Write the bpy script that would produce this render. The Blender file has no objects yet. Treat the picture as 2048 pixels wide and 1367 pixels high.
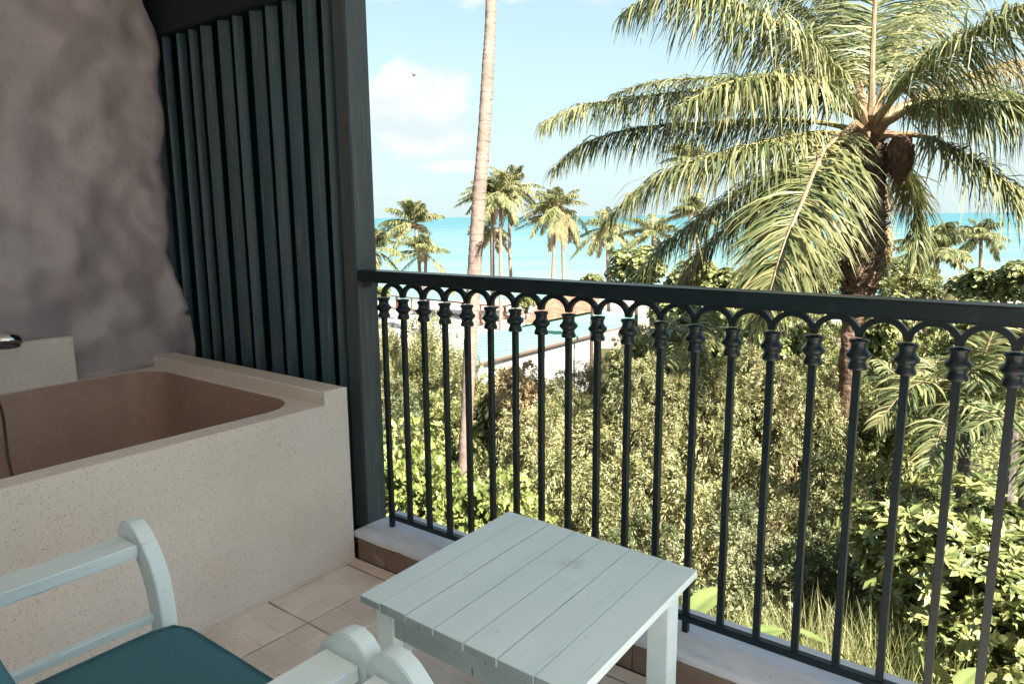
import bpy, bmesh, math, random
import numpy as np
from mathutils import Vector, Matrix, noise
random.seed(7); rng = np.random.default_rng(11)
R_ = math.radians
SC = bpy.context.scene
COL = SC.collection

# ------------------------------------------------------------------ camera
FPX, YAW, PITCH, ROLL, CH = 1450.0, R_(37.4), R_(9.8), R_(0.5), 1.5
fw = Vector((-math.sin(YAW)*math.cos(PITCH), math.cos(YAW)*math.cos(PITCH), -math.sin(PITCH)))
rt = Vector((math.cos(YAW), math.sin(YAW), 0)); up = rt.cross(fw)
RV = rt*math.cos(ROLL) - up*math.sin(ROLL); UV = up*math.cos(ROLL) + rt*math.sin(ROLL)
cd = bpy.data.cameras.new('camera'); cam = bpy.data.objects.new('camera', cd); COL.objects.link(cam)
cd.sensor_width = 36; cd.lens = FPX/2048*36; cd.clip_start = 0.05; cd.clip_end = 60000
M = Matrix((RV, UV, -fw)).transposed().to_4x4(); M.translation = Vector((0, 0, CH)); cam.matrix_world = M
SC.camera = cam
CAM = Vector((0, 0, CH))
def at(px, py, d):            # point of the place at depth d metres in front of the standing point
    return CAM + fw*d + RV*((px-1024)/FPX*d) - UV*((py-683.5)/FPX*d)
VX, VY = -math.sin(YAW), math.cos(YAW)

# ------------------------------------------------------------------ world and sun
SUN_EL, SUN_AZ = R_(46), math.atan2(0.955, -0.295)
W = bpy.data.worlds.new('World'); SC.world = W; W.use_nodes = True
nt = W.node_tree; nt.nodes.clear()
def N(t, typ, **kw):
    n = t.nodes.new(typ)
    for k, v in kw.items(): setattr(n, k, v)
    return n
def mth(t, op, a, b=None, c=None):
    n = N(t, 'ShaderNodeMath', operation=op)
    for i, v in enumerate((a, b, c)):
        if v is None: continue
        if isinstance(v, (int, float)): n.inputs[i].default_value = v
        else: t.links.new(v, n.inputs[i])
    return n.outputs[0]
sky = N(nt, 'ShaderNodeTexSky', sky_type='NISHITA', sun_disc=False)
sky.sun_elevation = SUN_EL; sky.sun_rotation = SUN_AZ; sky.altitude = 10; sky.air_density = 1.0; sky.dust_density = 1.2; sky.ozone_density = 2.0
tint = N(nt, 'ShaderNodeMix', data_type='RGBA', blend_type='MULTIPLY'); tint.inputs[0].default_value = 1
nt.links.new(sky.outputs[0], tint.inputs[6]); tint.inputs[7].default_value = (0.72, .90, 0.80, 1)
tc = N(nt, 'ShaderNodeTexCoord')
sep = N(nt, 'ShaderNodeSeparateXYZ'); nt.links.new(tc.outputs['Generated'], sep.inputs[0])
X, Y, Z = sep.outputs
az = mth(nt, 'ARCTAN2', mth(nt, 'MULTIPLY', X, -1), Y); el = mth(nt, 'ARCSINE', Z)
cmb = N(nt, 'ShaderNodeCombineXYZ'); nt.links.new(az, cmb.inputs[0]); nt.links.new(mth(nt, 'MULTIPLY', el, 1.5), cmb.inputs[1])
n1 = N(nt, 'ShaderNodeTexNoise'); n1.inputs['Scale'].default_value = 9; n1.inputs['Detail'].default_value = 8; n1.inputs['Roughness'].default_value = .55
n2 = N(nt, 'ShaderNodeTexNoise'); n2.inputs['Scale'].default_value = 2.6; n2.inputs['Detail'].default_value = 2
for n in (n1, n2): nt.links.new(cmb.outputs[0], n.inputs['Vector'])
def bump(a0, e0, sa, se):     # a cumulus sits at this azimuth and elevation
    u = mth(nt, 'DIVIDE', mth(nt, 'SUBTRACT', az, a0), sa); v = mth(nt, 'DIVIDE', mth(nt, 'SUBTRACT', el, e0), se)
    r = mth(nt, 'ADD', mth(nt, 'MULTIPLY', u, u), mth(nt, 'MULTIPLY', v, v))
    return mth(nt, 'EXPONENT', mth(nt, 'MULTIPLY', r, -1))
def azel(px, py):
    v = (at(px, py, 1) - CAM).normalized(); return math.atan2(-v.x, v.y), math.asin(v.z)
a1, e1 = azel(825, 228); a2, e2 = azel(770, 385); a3, e3 = azel(905, 330); a4, e4 = azel(1000, -30)
bs = mth(nt, 'MULTIPLY', bump(a1, e1, .105, .066), 1.08)
bs = mth(nt, 'MAXIMUM', bs, mth(nt, 'MULTIPLY', bump(a2, e2, .12, .016), .5))
bs = mth(nt, 'MAXIMUM', bs, mth(nt, 'MULTIPLY', bump(a3, e3, .10, .014), .55))
bs = mth(nt, 'MAXIMUM', bs, mth(nt, 'MULTIPLY', bump(a4, e4, .34, .045), .74))
for da, ee, s in ((1.1, .16, .13), (1.9, .22, .2), (-1.2, .2, .15), (-2.1, .3, .2), (2.9, .2, .16), (.55, .3, .1)):
    bs = mth(nt, 'MAXIMUM', bs, mth(nt, 'MULTIPLY', bump(YAW+da, ee, s, s*.5), .9))
dens = mth(nt, 'ADD', mth(nt, 'MULTIPLY', bs, .55), mth(nt, 'ADD', mth(nt, 'MULTIPLY', n1.outputs[0], .75), mth(nt, 'MULTIPLY', n2.outputs[0], .2)))
mr = N(nt, 'ShaderNodeMapRange', interpolation_type='SMOOTHSTEP'); nt.links.new(dens, mr.inputs[0])
mr.inputs[1].default_value = .70; mr.inputs[2].default_value = .84; mr.inputs[3].default_value = 0; mr.inputs[4].default_value = .9
clc = N(nt, 'ShaderNodeMix', data_type='RGBA'); n3 = N(nt, 'ShaderNodeTexNoise'); n3.inputs['Scale'].default_value = 14; n3.inputs['Detail'].default_value = 4
nt.links.new(cmb.outputs[0], n3.inputs['Vector'])
mr3 = N(nt, 'ShaderNodeMapRange'); nt.links.new(n3.outputs[0], mr3.inputs[0]); mr3.inputs[1].default_value = .35; mr3.inputs[2].default_value = .62
nt.links.new(mr3.outputs[0], clc.inputs[0]); clc.inputs[6].default_value = (2.9, 3.3, 3.4, 1); clc.inputs[7].default_value = (3.85, 3.9, 3.88, 1)
hz_ = N(nt, 'ShaderNodeMapRange'); nt.links.new(el, hz_.inputs[0]); hz_.inputs[1].default_value = .02; hz_.inputs[2].default_value = .36; hz_.inputs[3].default_value = .92; hz_.inputs[4].default_value = .40
pale = N(nt, 'ShaderNodeMix', data_type='RGBA'); nt.links.new(hz_.outputs[0], pale.inputs[0]); nt.links.new(tint.outputs[2], pale.inputs[6]); pale.inputs[7].default_value = (2.75, 3.38, 3.48, 1)
mx = N(nt, 'ShaderNodeMix', data_type='RGBA'); nt.links.new(mr.outputs[0], mx.inputs[0]); nt.links.new(pale.outputs[2], mx.inputs[6]); nt.links.new(clc.outputs[2], mx.inputs[7])
bg = N(nt, 'ShaderNodeBackground'); bg.inputs[1].default_value = 0.052; nt.links.new(mx.outputs[2], bg.inputs[0])
wo = N(nt, 'ShaderNodeOutputWorld'); nt.links.new(bg.outputs[0], wo.inputs[0])

sl = bpy.data.lights.new('sun', 'SUN'); sl.energy = 3.95; sl.angle = R_(0.53); sl.color = (1, .93, .80)
so = bpy.data.objects.new('sun', sl); COL.objects.link(so)
sd = Vector((math.sin(SUN_AZ)*math.cos(SUN_EL), math.cos(SUN_AZ)*math.cos(SUN_EL), math.sin(SUN_EL)))
so.rotation_euler = sd.to_track_quat('Z', 'Y').to_euler()
SC.view_settings.view_transform = 'Standard'; SC.view_settings.look = 'None'; SC.view_settings.gamma = 1
SC.view_settings.use_curve_mapping = False; SC.view_settings.exposure = 2.45
SC.render.engine = 'CYCLES'
SC.cycles.max_bounces = 8; SC.cycles.diffuse_bounces = 5; SC.cycles.transparent_max_bounces = 4

# ------------------------------------------------------------------ materials
def mat(name, col, rough=.6, spec=.4, metal=0., noise_=None, bump_=None, col2=None, island=None, transl=None):
    """noise_=(scale, detail, lo, hi, stretch xyz) mixes col->col2; bump_=(scale, strength, dist)"""
    m = bpy.data.materials.new(name); m.use_nodes = True; t = m.node_tree; b = t.nodes['Principled BSDF']
    b.inputs['Roughness'].default_value = rough; b.inputs['Specular IOR Level'].default_value = spec; b.inputs['Metallic'].default_value = metal
    b.inputs['Base Color'].default_value = (*col, 1)
    tcx = N(t, 'ShaderNodeTexCoord'); out = None
    if noise_:
        s, d, lo, hi, st = noise_
        mp = N(t, 'ShaderNodeMapping'); mp.inputs['Scale'].default_value = st; t.links.new(tcx.outputs['Object'], mp.inputs[0])
        nn = N(t, 'ShaderNodeTexNoise'); nn.inputs['Scale'].default_value = s; nn.inputs['Detail'].default_value = d; t.links.new(mp.outputs[0], nn.inputs['Vector'])
        r = N(t, 'ShaderNodeMapRange'); r.inputs[1].default_value = lo; r.inputs[2].default_value = hi; t.links.new(nn.outputs[0], r.inputs[0])
        mi = N(t, 'ShaderNodeMix', data_type='RGBA'); t.links.new(r.outputs[0], mi.inputs[0]); mi.inputs[6].default_value = (*col, 1); mi.inputs[7].default_value = (*col2, 1)
        out = mi.outputs[2]
        t.links.new(out, b.inputs['Base Color'])
    if bump_:
        nb = N(t, 'ShaderNodeTexNoise'); nb.inputs['Scale'].default_value = bump_[0]; nb.inputs['Detail'].default_value = bump_[3] if len(bump_) > 3 else 5; t.links.new(tcx.outputs['Object'], nb.inputs['Vector'])
        bp = N(t, 'ShaderNodeBump'); bp.inputs['Strength'].default_value = bump_[1]; bp.inputs['Distance'].default_value = bump_[2]
        t.links.new(nb.outputs[0], bp.inputs['Height']); t.links.new(bp.outputs[0], b.inputs['Normal'])
    m['out'] = 0
    return m
def layer(m, typ, scale, lo, hi, col, stretch=(1, 1, 1), fac=1.0, detail=3):
    """mix another colour over the base colour where a texture falls between lo and hi"""
    t = m.node_tree; b = t.nodes['Principled BSDF']; inp = b.inputs['Base Color']
    tcx = N(t, 'ShaderNodeTexCoord'); mp = N(t, 'ShaderNodeMapping'); mp.inputs['Scale'].default_value = stretch; t.links.new(tcx.outputs['Object'], mp.inputs[0])
    if typ == 'noise':
        n = N(t, 'ShaderNodeTexNoise'); n.inputs['Scale'].default_value = scale; n.inputs['Detail'].default_value = detail; src = n.outputs[0]
    else:
        n = N(t, 'ShaderNodeTexVoronoi'); n.inputs['Scale'].default_value = scale; src = n.outputs['Distance']
    t.links.new(mp.outputs[0], n.inputs['Vector'])
    r = N(t, 'ShaderNodeMapRange'); r.inputs[1].default_value = lo; r.inputs[2].default_value = hi; r.inputs[4].default_value = fac; t.links.new(src, r.inputs[0])
    mi = N(t, 'ShaderNodeMix', data_type='RGBA'); t.links.new(r.outputs[0], mi.inputs[0])
    if inp.links: t.links.new(inp.links[0].from_socket, mi.inputs[6])
    else: mi.inputs[6].default_value = inp.default_value
    mi.inputs[7].default_value = (*col, 1); t.links.new(mi.outputs[2], inp)
    return m
def leafmat(name, cols, rough=.42, tr=.25, clump=1.3, spec=.4):
    """colour per leaf: each leaf is its own island; broad colour drift from plant to plant"""
    m = bpy.data.materials.new(name); m.use_nodes = True; t = m.node_tree; b = t.nodes['Principled BSDF']
    g = N(t, 'ShaderNodeNewGeometry'); cr = N(t, 'ShaderNodeValToRGB')
    cr.color_ramp.elements[0].color = (*cols[0], 1); cr.color_ramp.elements[1].color = (*cols[-1], 1)
    for i, c in enumerate(cols[1:-1]):
        e = cr.color_ramp.elements.new((i+1)/(len(cols)-1)); e.color = (*c, 1)
    tcx = N(t, 'ShaderNodeTexCoord'); nn = N(t, 'ShaderNodeTexNoise'); nn.inputs['Scale'].default_value = clump; nn.inputs['Detail'].default_value = 3
    t.links.new(g.outputs['Position'], nn.inputs['Vector'])
    f = mth(t, 'ADD', mth(t, 'MULTIPLY', g.outputs['Random Per Island'], .6), mth(t, 'MULTIPLY', mth(t, 'SUBTRACT', nn.outputs[0], .30), 1.0))
    t.links.new(f, cr.inputs[0]); t.links.new(cr.outputs[0], b.inputs['Base Color'])
    b.inputs['Roughness'].default_value = rough; b.inputs['Specular IOR Level'].default_value = spec
    tl = N(t, 'ShaderNodeBsdfTranslucent'); ms = N(t, 'ShaderNodeMixShader'); ms.inputs[0].default_value = tr*.6
    hs = N(t, 'ShaderNodeHueSaturation'); hs.inputs['Value'].default_value = 1.3; t.links.new(cr.outputs[0], hs.inputs['Color']); t.links.new(hs.outputs[0], tl.inputs[0])
    o = t.nodes['Material Output']; t.links.new(b.outputs[0], ms.inputs[1]); t.links.new(tl.outputs[0], ms.inputs[2]); t.links.new(ms.outputs[0], o.inputs[0])
    return m
MT = {}
MT['iron'] = layer(mat('painted_iron', (.003, .011, .016), .36, .4, bump_=(60, .25, .002)), 'noise', 18, .60, .75, (.04, .05, .055), fac=.3)
MT['slat'] = layer(layer(mat('stained_slat', (.031, .066, .088), .45, .4, noise_=(9, 5, .35, .7, (8, 8, .25)), col2=(.021, .047, .064), bump_=(60, .15, .001)), 'noise', 30, .55, .8, (.12, .15, .165), (3, 3, .15), .5), 'noise', 2.2, .58, .75, (.085, .085, .09), fac=.5)
MT['post'] = layer(mat('stained_post', (.058, .074, .082), .5, .35, noise_=(5, 5, .35, .7, (6, 6, .3)), col2=(.05, .063, .068), bump_=(30, .3, .003)), 'noise', 30, .55, .8, (.17, .17, .17), (3, 3, .15), .5)
MT['darkwood'] = mat('dark_beam_wood', (.008, .014, .018), .6, .3, bump_=(20, .3, .004))
MT['gap'] = mat('slat_gap_shade', (.006, .013, .017), .9, .05)  # near-black colour stands for the deep shade between the slats
MT['plaster'] = layer(layer(mat('purple_grey_plaster', (.29, .26, .29), .42, .5, noise_=(1.6, 5, .3, .7, (1, 1, 1)), col2=(.38, .335, .355), bump_=(5.0, .9, .085, .6)), 'noise', 2.6, .56, .75, (.33, .29, .30), fac=.4), 'noise', 6, .70, .74, (.16, .15, .17), fac=.4)
MT['ceiling'] = mat('balcony_ceiling', (.82, .82, .82), .8, .2)
MT['inner'] = mat('room_wall', (.62, .61, .60), .8, .2, noise_=(3, 4, .3, .7, (1, 1, 1)), col2=(.56, .55, .54))
def terrazzo(name, base, blotch, scale):
    m = mat(name, base, .55, .3, noise_=(2.2, 5, .35, .7, (1, 1, 1)), col2=blotch, bump_=(90, .12, .001))
    t = m.node_tree; b = t.nodes['Principled BSDF']; inp = b.inputs['Base Color']
    tcx = N(t, 'ShaderNodeTexCoord')
    for sc, thr, soft, c, rthr in ((scale, .24, .34, (.14, .115, .105), .66), (scale*1.9, .20, .32, (.24, .19, .17), .52), (scale*.8, .24, .34, (.56, .49, .43), .86)):
        mp = N(t, 'ShaderNodeMapping'); mp.inputs['Rotation'].default_value = (.4, .7, .3); mp.inputs['Scale'].default_value = (1, 1.3, 1.6)
        v = N(t, 'ShaderNodeTexVoronoi'); v.inputs['Scale'].default_value = sc; v.inputs['Randomness'].default_value = 1
        nz = N(t, 'ShaderNodeTexNoise'); nz.inputs['Scale'].default_value = sc*1.5
        add = N(t, 'ShaderNodeMix', data_type='RGBA', blend_type='ADD'); add.inputs[0].default_value = .018
        t.links.new(tcx.outputs['Object'], mp.inputs[0]); t.links.new(mp.outputs[0], nz.inputs['Vector']); t.links.new(mp.outputs[0], add.inputs[6]); t.links.new(nz.outputs['Color'], add.inputs[7]); t.links.new(add.outputs[2], v.inputs['Vector'])
        s2 = N(t, 'ShaderNodeSeparateColor'); t.links.new(v.outputs['Color'], s2.inputs[0])
        near = N(t, 'ShaderNodeMapRange'); near.inputs[1].default_value = soft; near.inputs[2].default_value = thr; t.links.new(v.outputs['Distance'], near.inputs[0])
        pick = mth(t, 'GREATER_THAN', s2.outputs[0], rthr)
        f = mth(t, 'MULTIPLY', mth(t, 'MULTIPLY', near.outputs[0], pick), .62)
        mi = N(t, 'ShaderNodeMix', data_type='RGBA'); t.links.new(f, mi.inputs[0]); t.links.new(inp.links[0].from_socket, mi.inputs[6]); mi.inputs[7].default_value = (*c, 1); t.links.new(mi.outputs[2], inp)
    return m
MT['terrazzo'] = terrazzo('terrazzo', (.72, .675, .64), (.66, .59, .54), 100)
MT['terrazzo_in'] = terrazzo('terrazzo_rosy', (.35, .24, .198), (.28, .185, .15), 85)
MT['tile'] = layer(layer(mat('floor_tile', (.72, .64, .59), .45, .35, noise_=(5, 6, .3, .7, (1, 1, 1)), col2=(.60, .51, .455), bump_=(40, .3, .002)), 'noise', 1.7, .5, .75, (.42, .36, .34), fac=.6), 'noise', 24, .68, .74, (.22, .16, .13), fac=.5)
MT['groove'] = mat('tile_groove', (.74, .67, .62), .7, .2, noise_=(8, 4, .4, .65, (1, 1, 1)), col2=(.50, .41, .35))
MT['grout'] = mat('brown_grout', (.13, .075, .05), .85, .1, noise_=(20, 4, .4, .6, (1, 1, 1)), col2=(.10, .06, .045))
MT['riser'] = layer(mat('brown_riser_tile', (.25, .175, .14), .5, .3, noise_=(4, 5, .35, .7, (1, 1, 1)), col2=(.18, .125, .10), bump_=(40, .2, .002)), 'noise', 14, .62, .7, (.34, .26, .22), fac=.5)
MT['whiteplaster'] = layer(layer(mat('whitewashed_plaster', (.62, .63, .68), .8, .2, noise_=(5, 6, .3, .7, (1, 3, 1)), col2=(.46, .48, .55), bump_=(22, .8, .006)), 'noise', 9, .60, .72, (.36, .38, .43), (1, 3.5, 1), .4), 'noise', 40, .70, .74, (.12, .12, .13), (1, 2, 1), .7)
MT['paint'] = layer(layer(mat('pale_blue_grey_paint', (.69, .815, .86), .42, .4, noise_=(3, 6, .3, .7, (3, .5, 3)), col2=(.62, .75, .80), bump_=(35, .12, .001)), 'noise', 40, .70, .76, (.20, .24, .26), (1.6, .25, 1.6), .6), 'noise', 7, .66, .80, (.36, .43, .45), (1, .5, 1), .7)
MT['paint_worn_shaded'] = layer(mat('worn_shaded_paint_edge', (.34, .43, .455), .55, .3, noise_=(9, 6, .35, .7, (1, 1, 1)), col2=(.27, .35, .375)), 'noise', 60, .64, .70, (.07, .085, .09), (1, 1, .35), .8, 6)  # chips are wear; the darker base paints in shade on edges facing inward
def brush(m, sc, st, di):
    t = m.node_tree; b = t.nodes['Principled BSDF']; tcx = N(t, 'ShaderNodeTexCoord'); mp = N(t, 'ShaderNodeMapping'); mp.inputs['Scale'].default_value = sc; t.links.new(tcx.outputs['Object'], mp.inputs[0])
    nn = N(t, 'ShaderNodeTexNoise'); nn.inputs['Scale'].default_value = 1; nn.inputs['Detail'].default_value = 6; t.links.new(mp.outputs[0], nn.inputs['Vector'])
    bp = N(t, 'ShaderNodeBump'); bp.inputs['Strength'].default_value = st; bp.inputs['Distance'].default_value = di; t.links.new(nn.outputs[0], bp.inputs['Height'])
    if b.inputs['Normal'].links: t.links.new(b.inputs['Normal'].links[0].from_socket, bp.inputs['Normal'])
    t.links.new(bp.outputs[0], b.inputs['Normal'])
    r = N(t, 'ShaderNodeMapRange'); r.inputs[1].default_value = .62; r.inputs[2].default_value = .72; r.inputs[4].default_value = .35; t.links.new(nn.outputs[0], r.inputs[0])
    mi = N(t, 'ShaderNodeMix', data_type='RGBA', blend_type='MULTIPLY'); t.links.new(r.outputs[0], mi.inputs[0]); t.links.new(b.inputs['Base Color'].links[0].from_socket, mi.inputs[6]); mi.inputs[7].default_value = (.55, .58, .6, 1); t.links.new(mi.outputs[2], b.inputs['Base Color'])
brush(MT['plaster'], (38, 38, 38), .45, .006); brush(MT['paint'], (70, 3.5, 70), .6, .0015); brush(MT['paint_worn_shaded'], (60, 60, 9), .6, .002); brush(MT['slat'], (60, 60, 2.5), .5, .0015); brush(MT['post'], (60, 60, 2.5), .5, .0015)
MT['teal'] = layer(mat('teal_canvas', (.052, .145, .182), .82, .15, noise_=(3, 5, .35, .7, (1, 1, 1)), col2=(.064, .170, .210), bump_=(420, .35, .0006)), 'noise', 300, .5, .7, (.05, .19, .24), fac=.4)
MT['chrome'] = mat('chrome', (.62, .65, .67), .12, .5, 1.0)
MT['rubber'] = mat('dark_plastic', (.03, .035, .038), .35, .5)
MT['soil'] = layer(mat('soil', (.075, .055, .035), .95, .1, noise_=(1.5, 6, .35, .65, (1, 1, 1)), col2=(.045, .06, .022), bump_=(3, 1, .1)), 'noise', .35, .45, .6, (.09, .095, .035), fac=.7)
MT['sand'] = mat('pale_sand', (.42, .36, .30), .95, .1, noise_=(.3, 6, .35, .65, (1, 1, 1)), col2=(.34, .29, .24), bump_=(2, .6, .1))
MT['paving'] = mat('pale_paving', (.50, .46, .44), .85, .2, noise_=(.5, 5, .3, .7, (1, 1, 1)), col2=(.56, .52, .49))
MT['white'] = mat('white_render', (.74, .71, .70), .8, .2, noise_=(.8, 5, .35, .7, (1, 1, 1)), col2=(.66, .62, .61))
MT['pinkgrey'] = mat('pink_grey_render', (.45, .39, .38), .8, .2, noise_=(1, 5, .35, .7, (1, 1, 1)), col2=(.38, .32, .31))
MT['green_roof'] = layer(mat('pale_green_metal_roof', (.15, .345, .265), .6, .2, noise_=(.35, 5, .3, .7, (1, 1, 1)), col2=(.175, .37, .29)), 'noise', .9, .55, .75, (.09, .30, .26), fac=.6)
MT['fascia'] = mat('brown_fascia', (.16, .10, .08), .6, .3)
MT['terracotta'] = mat('terracotta_tile', (.37, .19, .135), .75, .2, noise_=(2, 5, .3, .7, (1, 1, 1)), col2=(.25, .10, .065), bump_=(10, .4, .02))
MT['brownwood'] = mat('brown_painted_timber', (.14, .075, .058), .6, .3, noise_=(3, 4, .3, .7, (1, 1, 1)), col2=(.10, .05, .04))
MT['coco_bark'] = layer(mat('coconut_bark', (.265, .195, .168), .85, .15, noise_=(1.6, 6, .3, .7, (1, 1, 2.4)), col2=(.20, .145, .122), bump_=(9, .8, .03)), 'noise', 9, .60, .68, (.15, .11, .09), (1, 1, 3), .7)
MT['old_bark'] = layer(mat('rough_palm_bark', (.21, .135, .10), .9, .1, noise_=(4, 6, .3, .7, (1, 1, 2.5)), col2=(.065, .042, .032), bump_=(18, 1, .05)), 'noise', 12, .58, .66, (.27, .18, .14), (1, 1, 2.5), .7)
MT['grey_bark'] = layer(mat('grey_palm_bark', (.17, .145, .14), .9, .1, noise_=(2, 6, .3, .7, (1, 1, 3)), col2=(.10, .085, .08), bump_=(14, .8, .03)), 'noise', 10, .6, .66, (.26, .22, .2), (1, 1, 3), .6)
MT['fibre'] = mat('palm_fibre', (.22, .12, .08), .9, .1, noise_=(30, 4, .35, .65, (1, 1, .3)), col2=(.10, .055, .035), bump_=(40, 1, .02))
MT['petiole'] = mat('palm_petiole', (.27, .19, .11), .5, .35, noise_=(4, 4, .35, .65, (1, 1, 1)), col2=(.19, .12, .07))
MT['rachis'] = mat('palm_rachis', (.33, .28, .13), .5, .35, noise_=(4, 4, .35, .65, (1, 1, 1)), col2=(.22, .18, .08))
MT['twig'] = mat('twig_bark', (.13, .085, .06), .9, .1, noise_=(5, 4, .35, .65, (1, 1, 1)), col2=(.07, .05, .035))
MT['palm_leaf'] = leafmat('palm_leaflets', [(.035, .060, .030), (.10, .125, .048), (.25, .24, .105), (.48, .41, .23)], .48, .28, .8, .3)
MT['palm_old'] = leafmat('dry_palm_leaflets', [(.10, .09, .04), (.22, .17, .075), (.36, .27, .13)], .5, .25, .8, .35)
MT['leaf_yellow'] = leafmat('golden_green_leaves', [(.035, .055, .024), (.15, .165, .060), (.33, .31, .15), (.52, .45, .27)], .40, .22)
MT['leaf_green'] = leafmat('mid_green_leaves', [(.035, .06, .024), (.13, .16, .05), (.28, .28, .11), (.46, .41, .20)], .42, .22)
MT['leaf_dark'] = leafmat('olive_leaves', [(.025, .050, .028), (.09, .12, .052), (.21, .22, .11), (.42, .38, .23)], .42, .20)
MT['leaf_rust'] = leafmat('rusty_leaves', [(.18, .12, .06), (.36, .25, .13), (.48, .36, .21), (.42, .37, .19)], .5, .22)
MT['leaf_vine'] = leafmat('heart_vine_leaves', [(.055, .085, .022), (.15, .19, .05), (.28, .30, .10), (.42, .42, .20)], .40, .28)
MT['leaf_big'] = leafmat('glossy_paddle_leaves', [(.06, .09, .03), (.15, .18, .06), (.29, .29, .11), (.42, .39, .18)], .38, .22, .8, .45)
MT['grass'] = leafmat('dry_grass_blades', [(.09, .12, .035), (.24, .25, .10), (.46, .42, .24)], .5, .3)
MT['banana'] = mat('banana_leaf', (.11, .15, .045), .4, .45, noise_=(3, 4, .3, .7, (1, 1, 1)), col2=(.17, .20, .07))
MT['bird'] = mat('dark_bird', (.02, .02, .02), .7, .2)
# sea
m = bpy.data.materials.new('sea_water'); m.use_nodes = True; t = m.node_tree; b = t.nodes['Principled BSDF']
g = N(t, 'ShaderNodeNewGeometry'); sp = N(t, 'ShaderNodeSeparateXYZ'); t.links.new(g.outputs['Position'], sp.inputs[0])
off = mth(t, 'ADD', mth(t, 'MULTIPLY', sp.outputs[0], VX), mth(t, 'MULTIPLY', sp.outputs[1], VY))      # distance offshore
lg = mth(t, 'LOGARITHM', mth(t, 'MAXIMUM', off, 10), 10)
lat = mth(t, 'ADD', mth(t, 'MULTIPLY', sp.outputs[0], VY), mth(t, 'MULTIPLY', sp.outputs[1], -VX))
cv = N(t, 'ShaderNodeCombineXYZ'); t.links.new(mth(t, 'MULTIPLY', off, .020), cv.inputs[0]); t.links.new(mth(t, 'MULTIPLY', lat, .0035), cv.inputs[1])
nb = N(t, 'ShaderNodeTexNoise'); nb.inputs['Scale'].default_value = 1.0; nb.inputs['Detail'].default_value = 5; t.links.new(cv.outputs[0], nb.inputs['Vector'])
f = mth(t, 'ADD', mth(t, 'SUBTRACT', lg, 1.93), mth(t, 'MULTIPLY', mth(t, 'SUBTRACT', nb.outputs[0], .5), 1.9))
cr = N(t, 'ShaderNodeValToRGB'); t.links.new(f, cr.inputs[0]); e = cr.color_ramp.elements
e[0].position = 0; e[0].color = (.165, .255, .245, 1); e[1].position = 1; e[1].color = (.040, .150, .185, 1)
for p, c in ((.16, (.142, .248, .242)), (.42, (.108, .218, .222)), (.72, (.092, .188, .205))):
    q = e.new(p); q.color = (*c, 1)
t.links.new(cr.outputs[0], b.inputs['Base Color']); b.inputs['Roughness'].default_value = .35; b.inputs['Specular IOR Level'].default_value = .25
cw = N(t, 'ShaderNodeCombineXYZ'); t.links.new(mth(t, 'MULTIPLY', off, .6), cw.inputs[0]); t.links.new(mth(t, 'MULTIPLY', lat, .09), cw.inputs[1])
nw = N(t, 'ShaderNodeTexNoise'); nw.inputs['Scale'].default_value = .6; nw.inputs['Detail'].default_value = 6; t.links.new(cw.outputs[0], nw.inputs['Vector'])
bp = N(t, 'ShaderNodeBump'); bp.inputs['Strength'].default_value = .5; bp.inputs['Distance'].default_value = .5; t.links.new(nw.outputs[0], bp.inputs['Height']); t.links.new(bp.outputs[0], b.inputs['Normal'])
MT['sea'] = m

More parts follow.
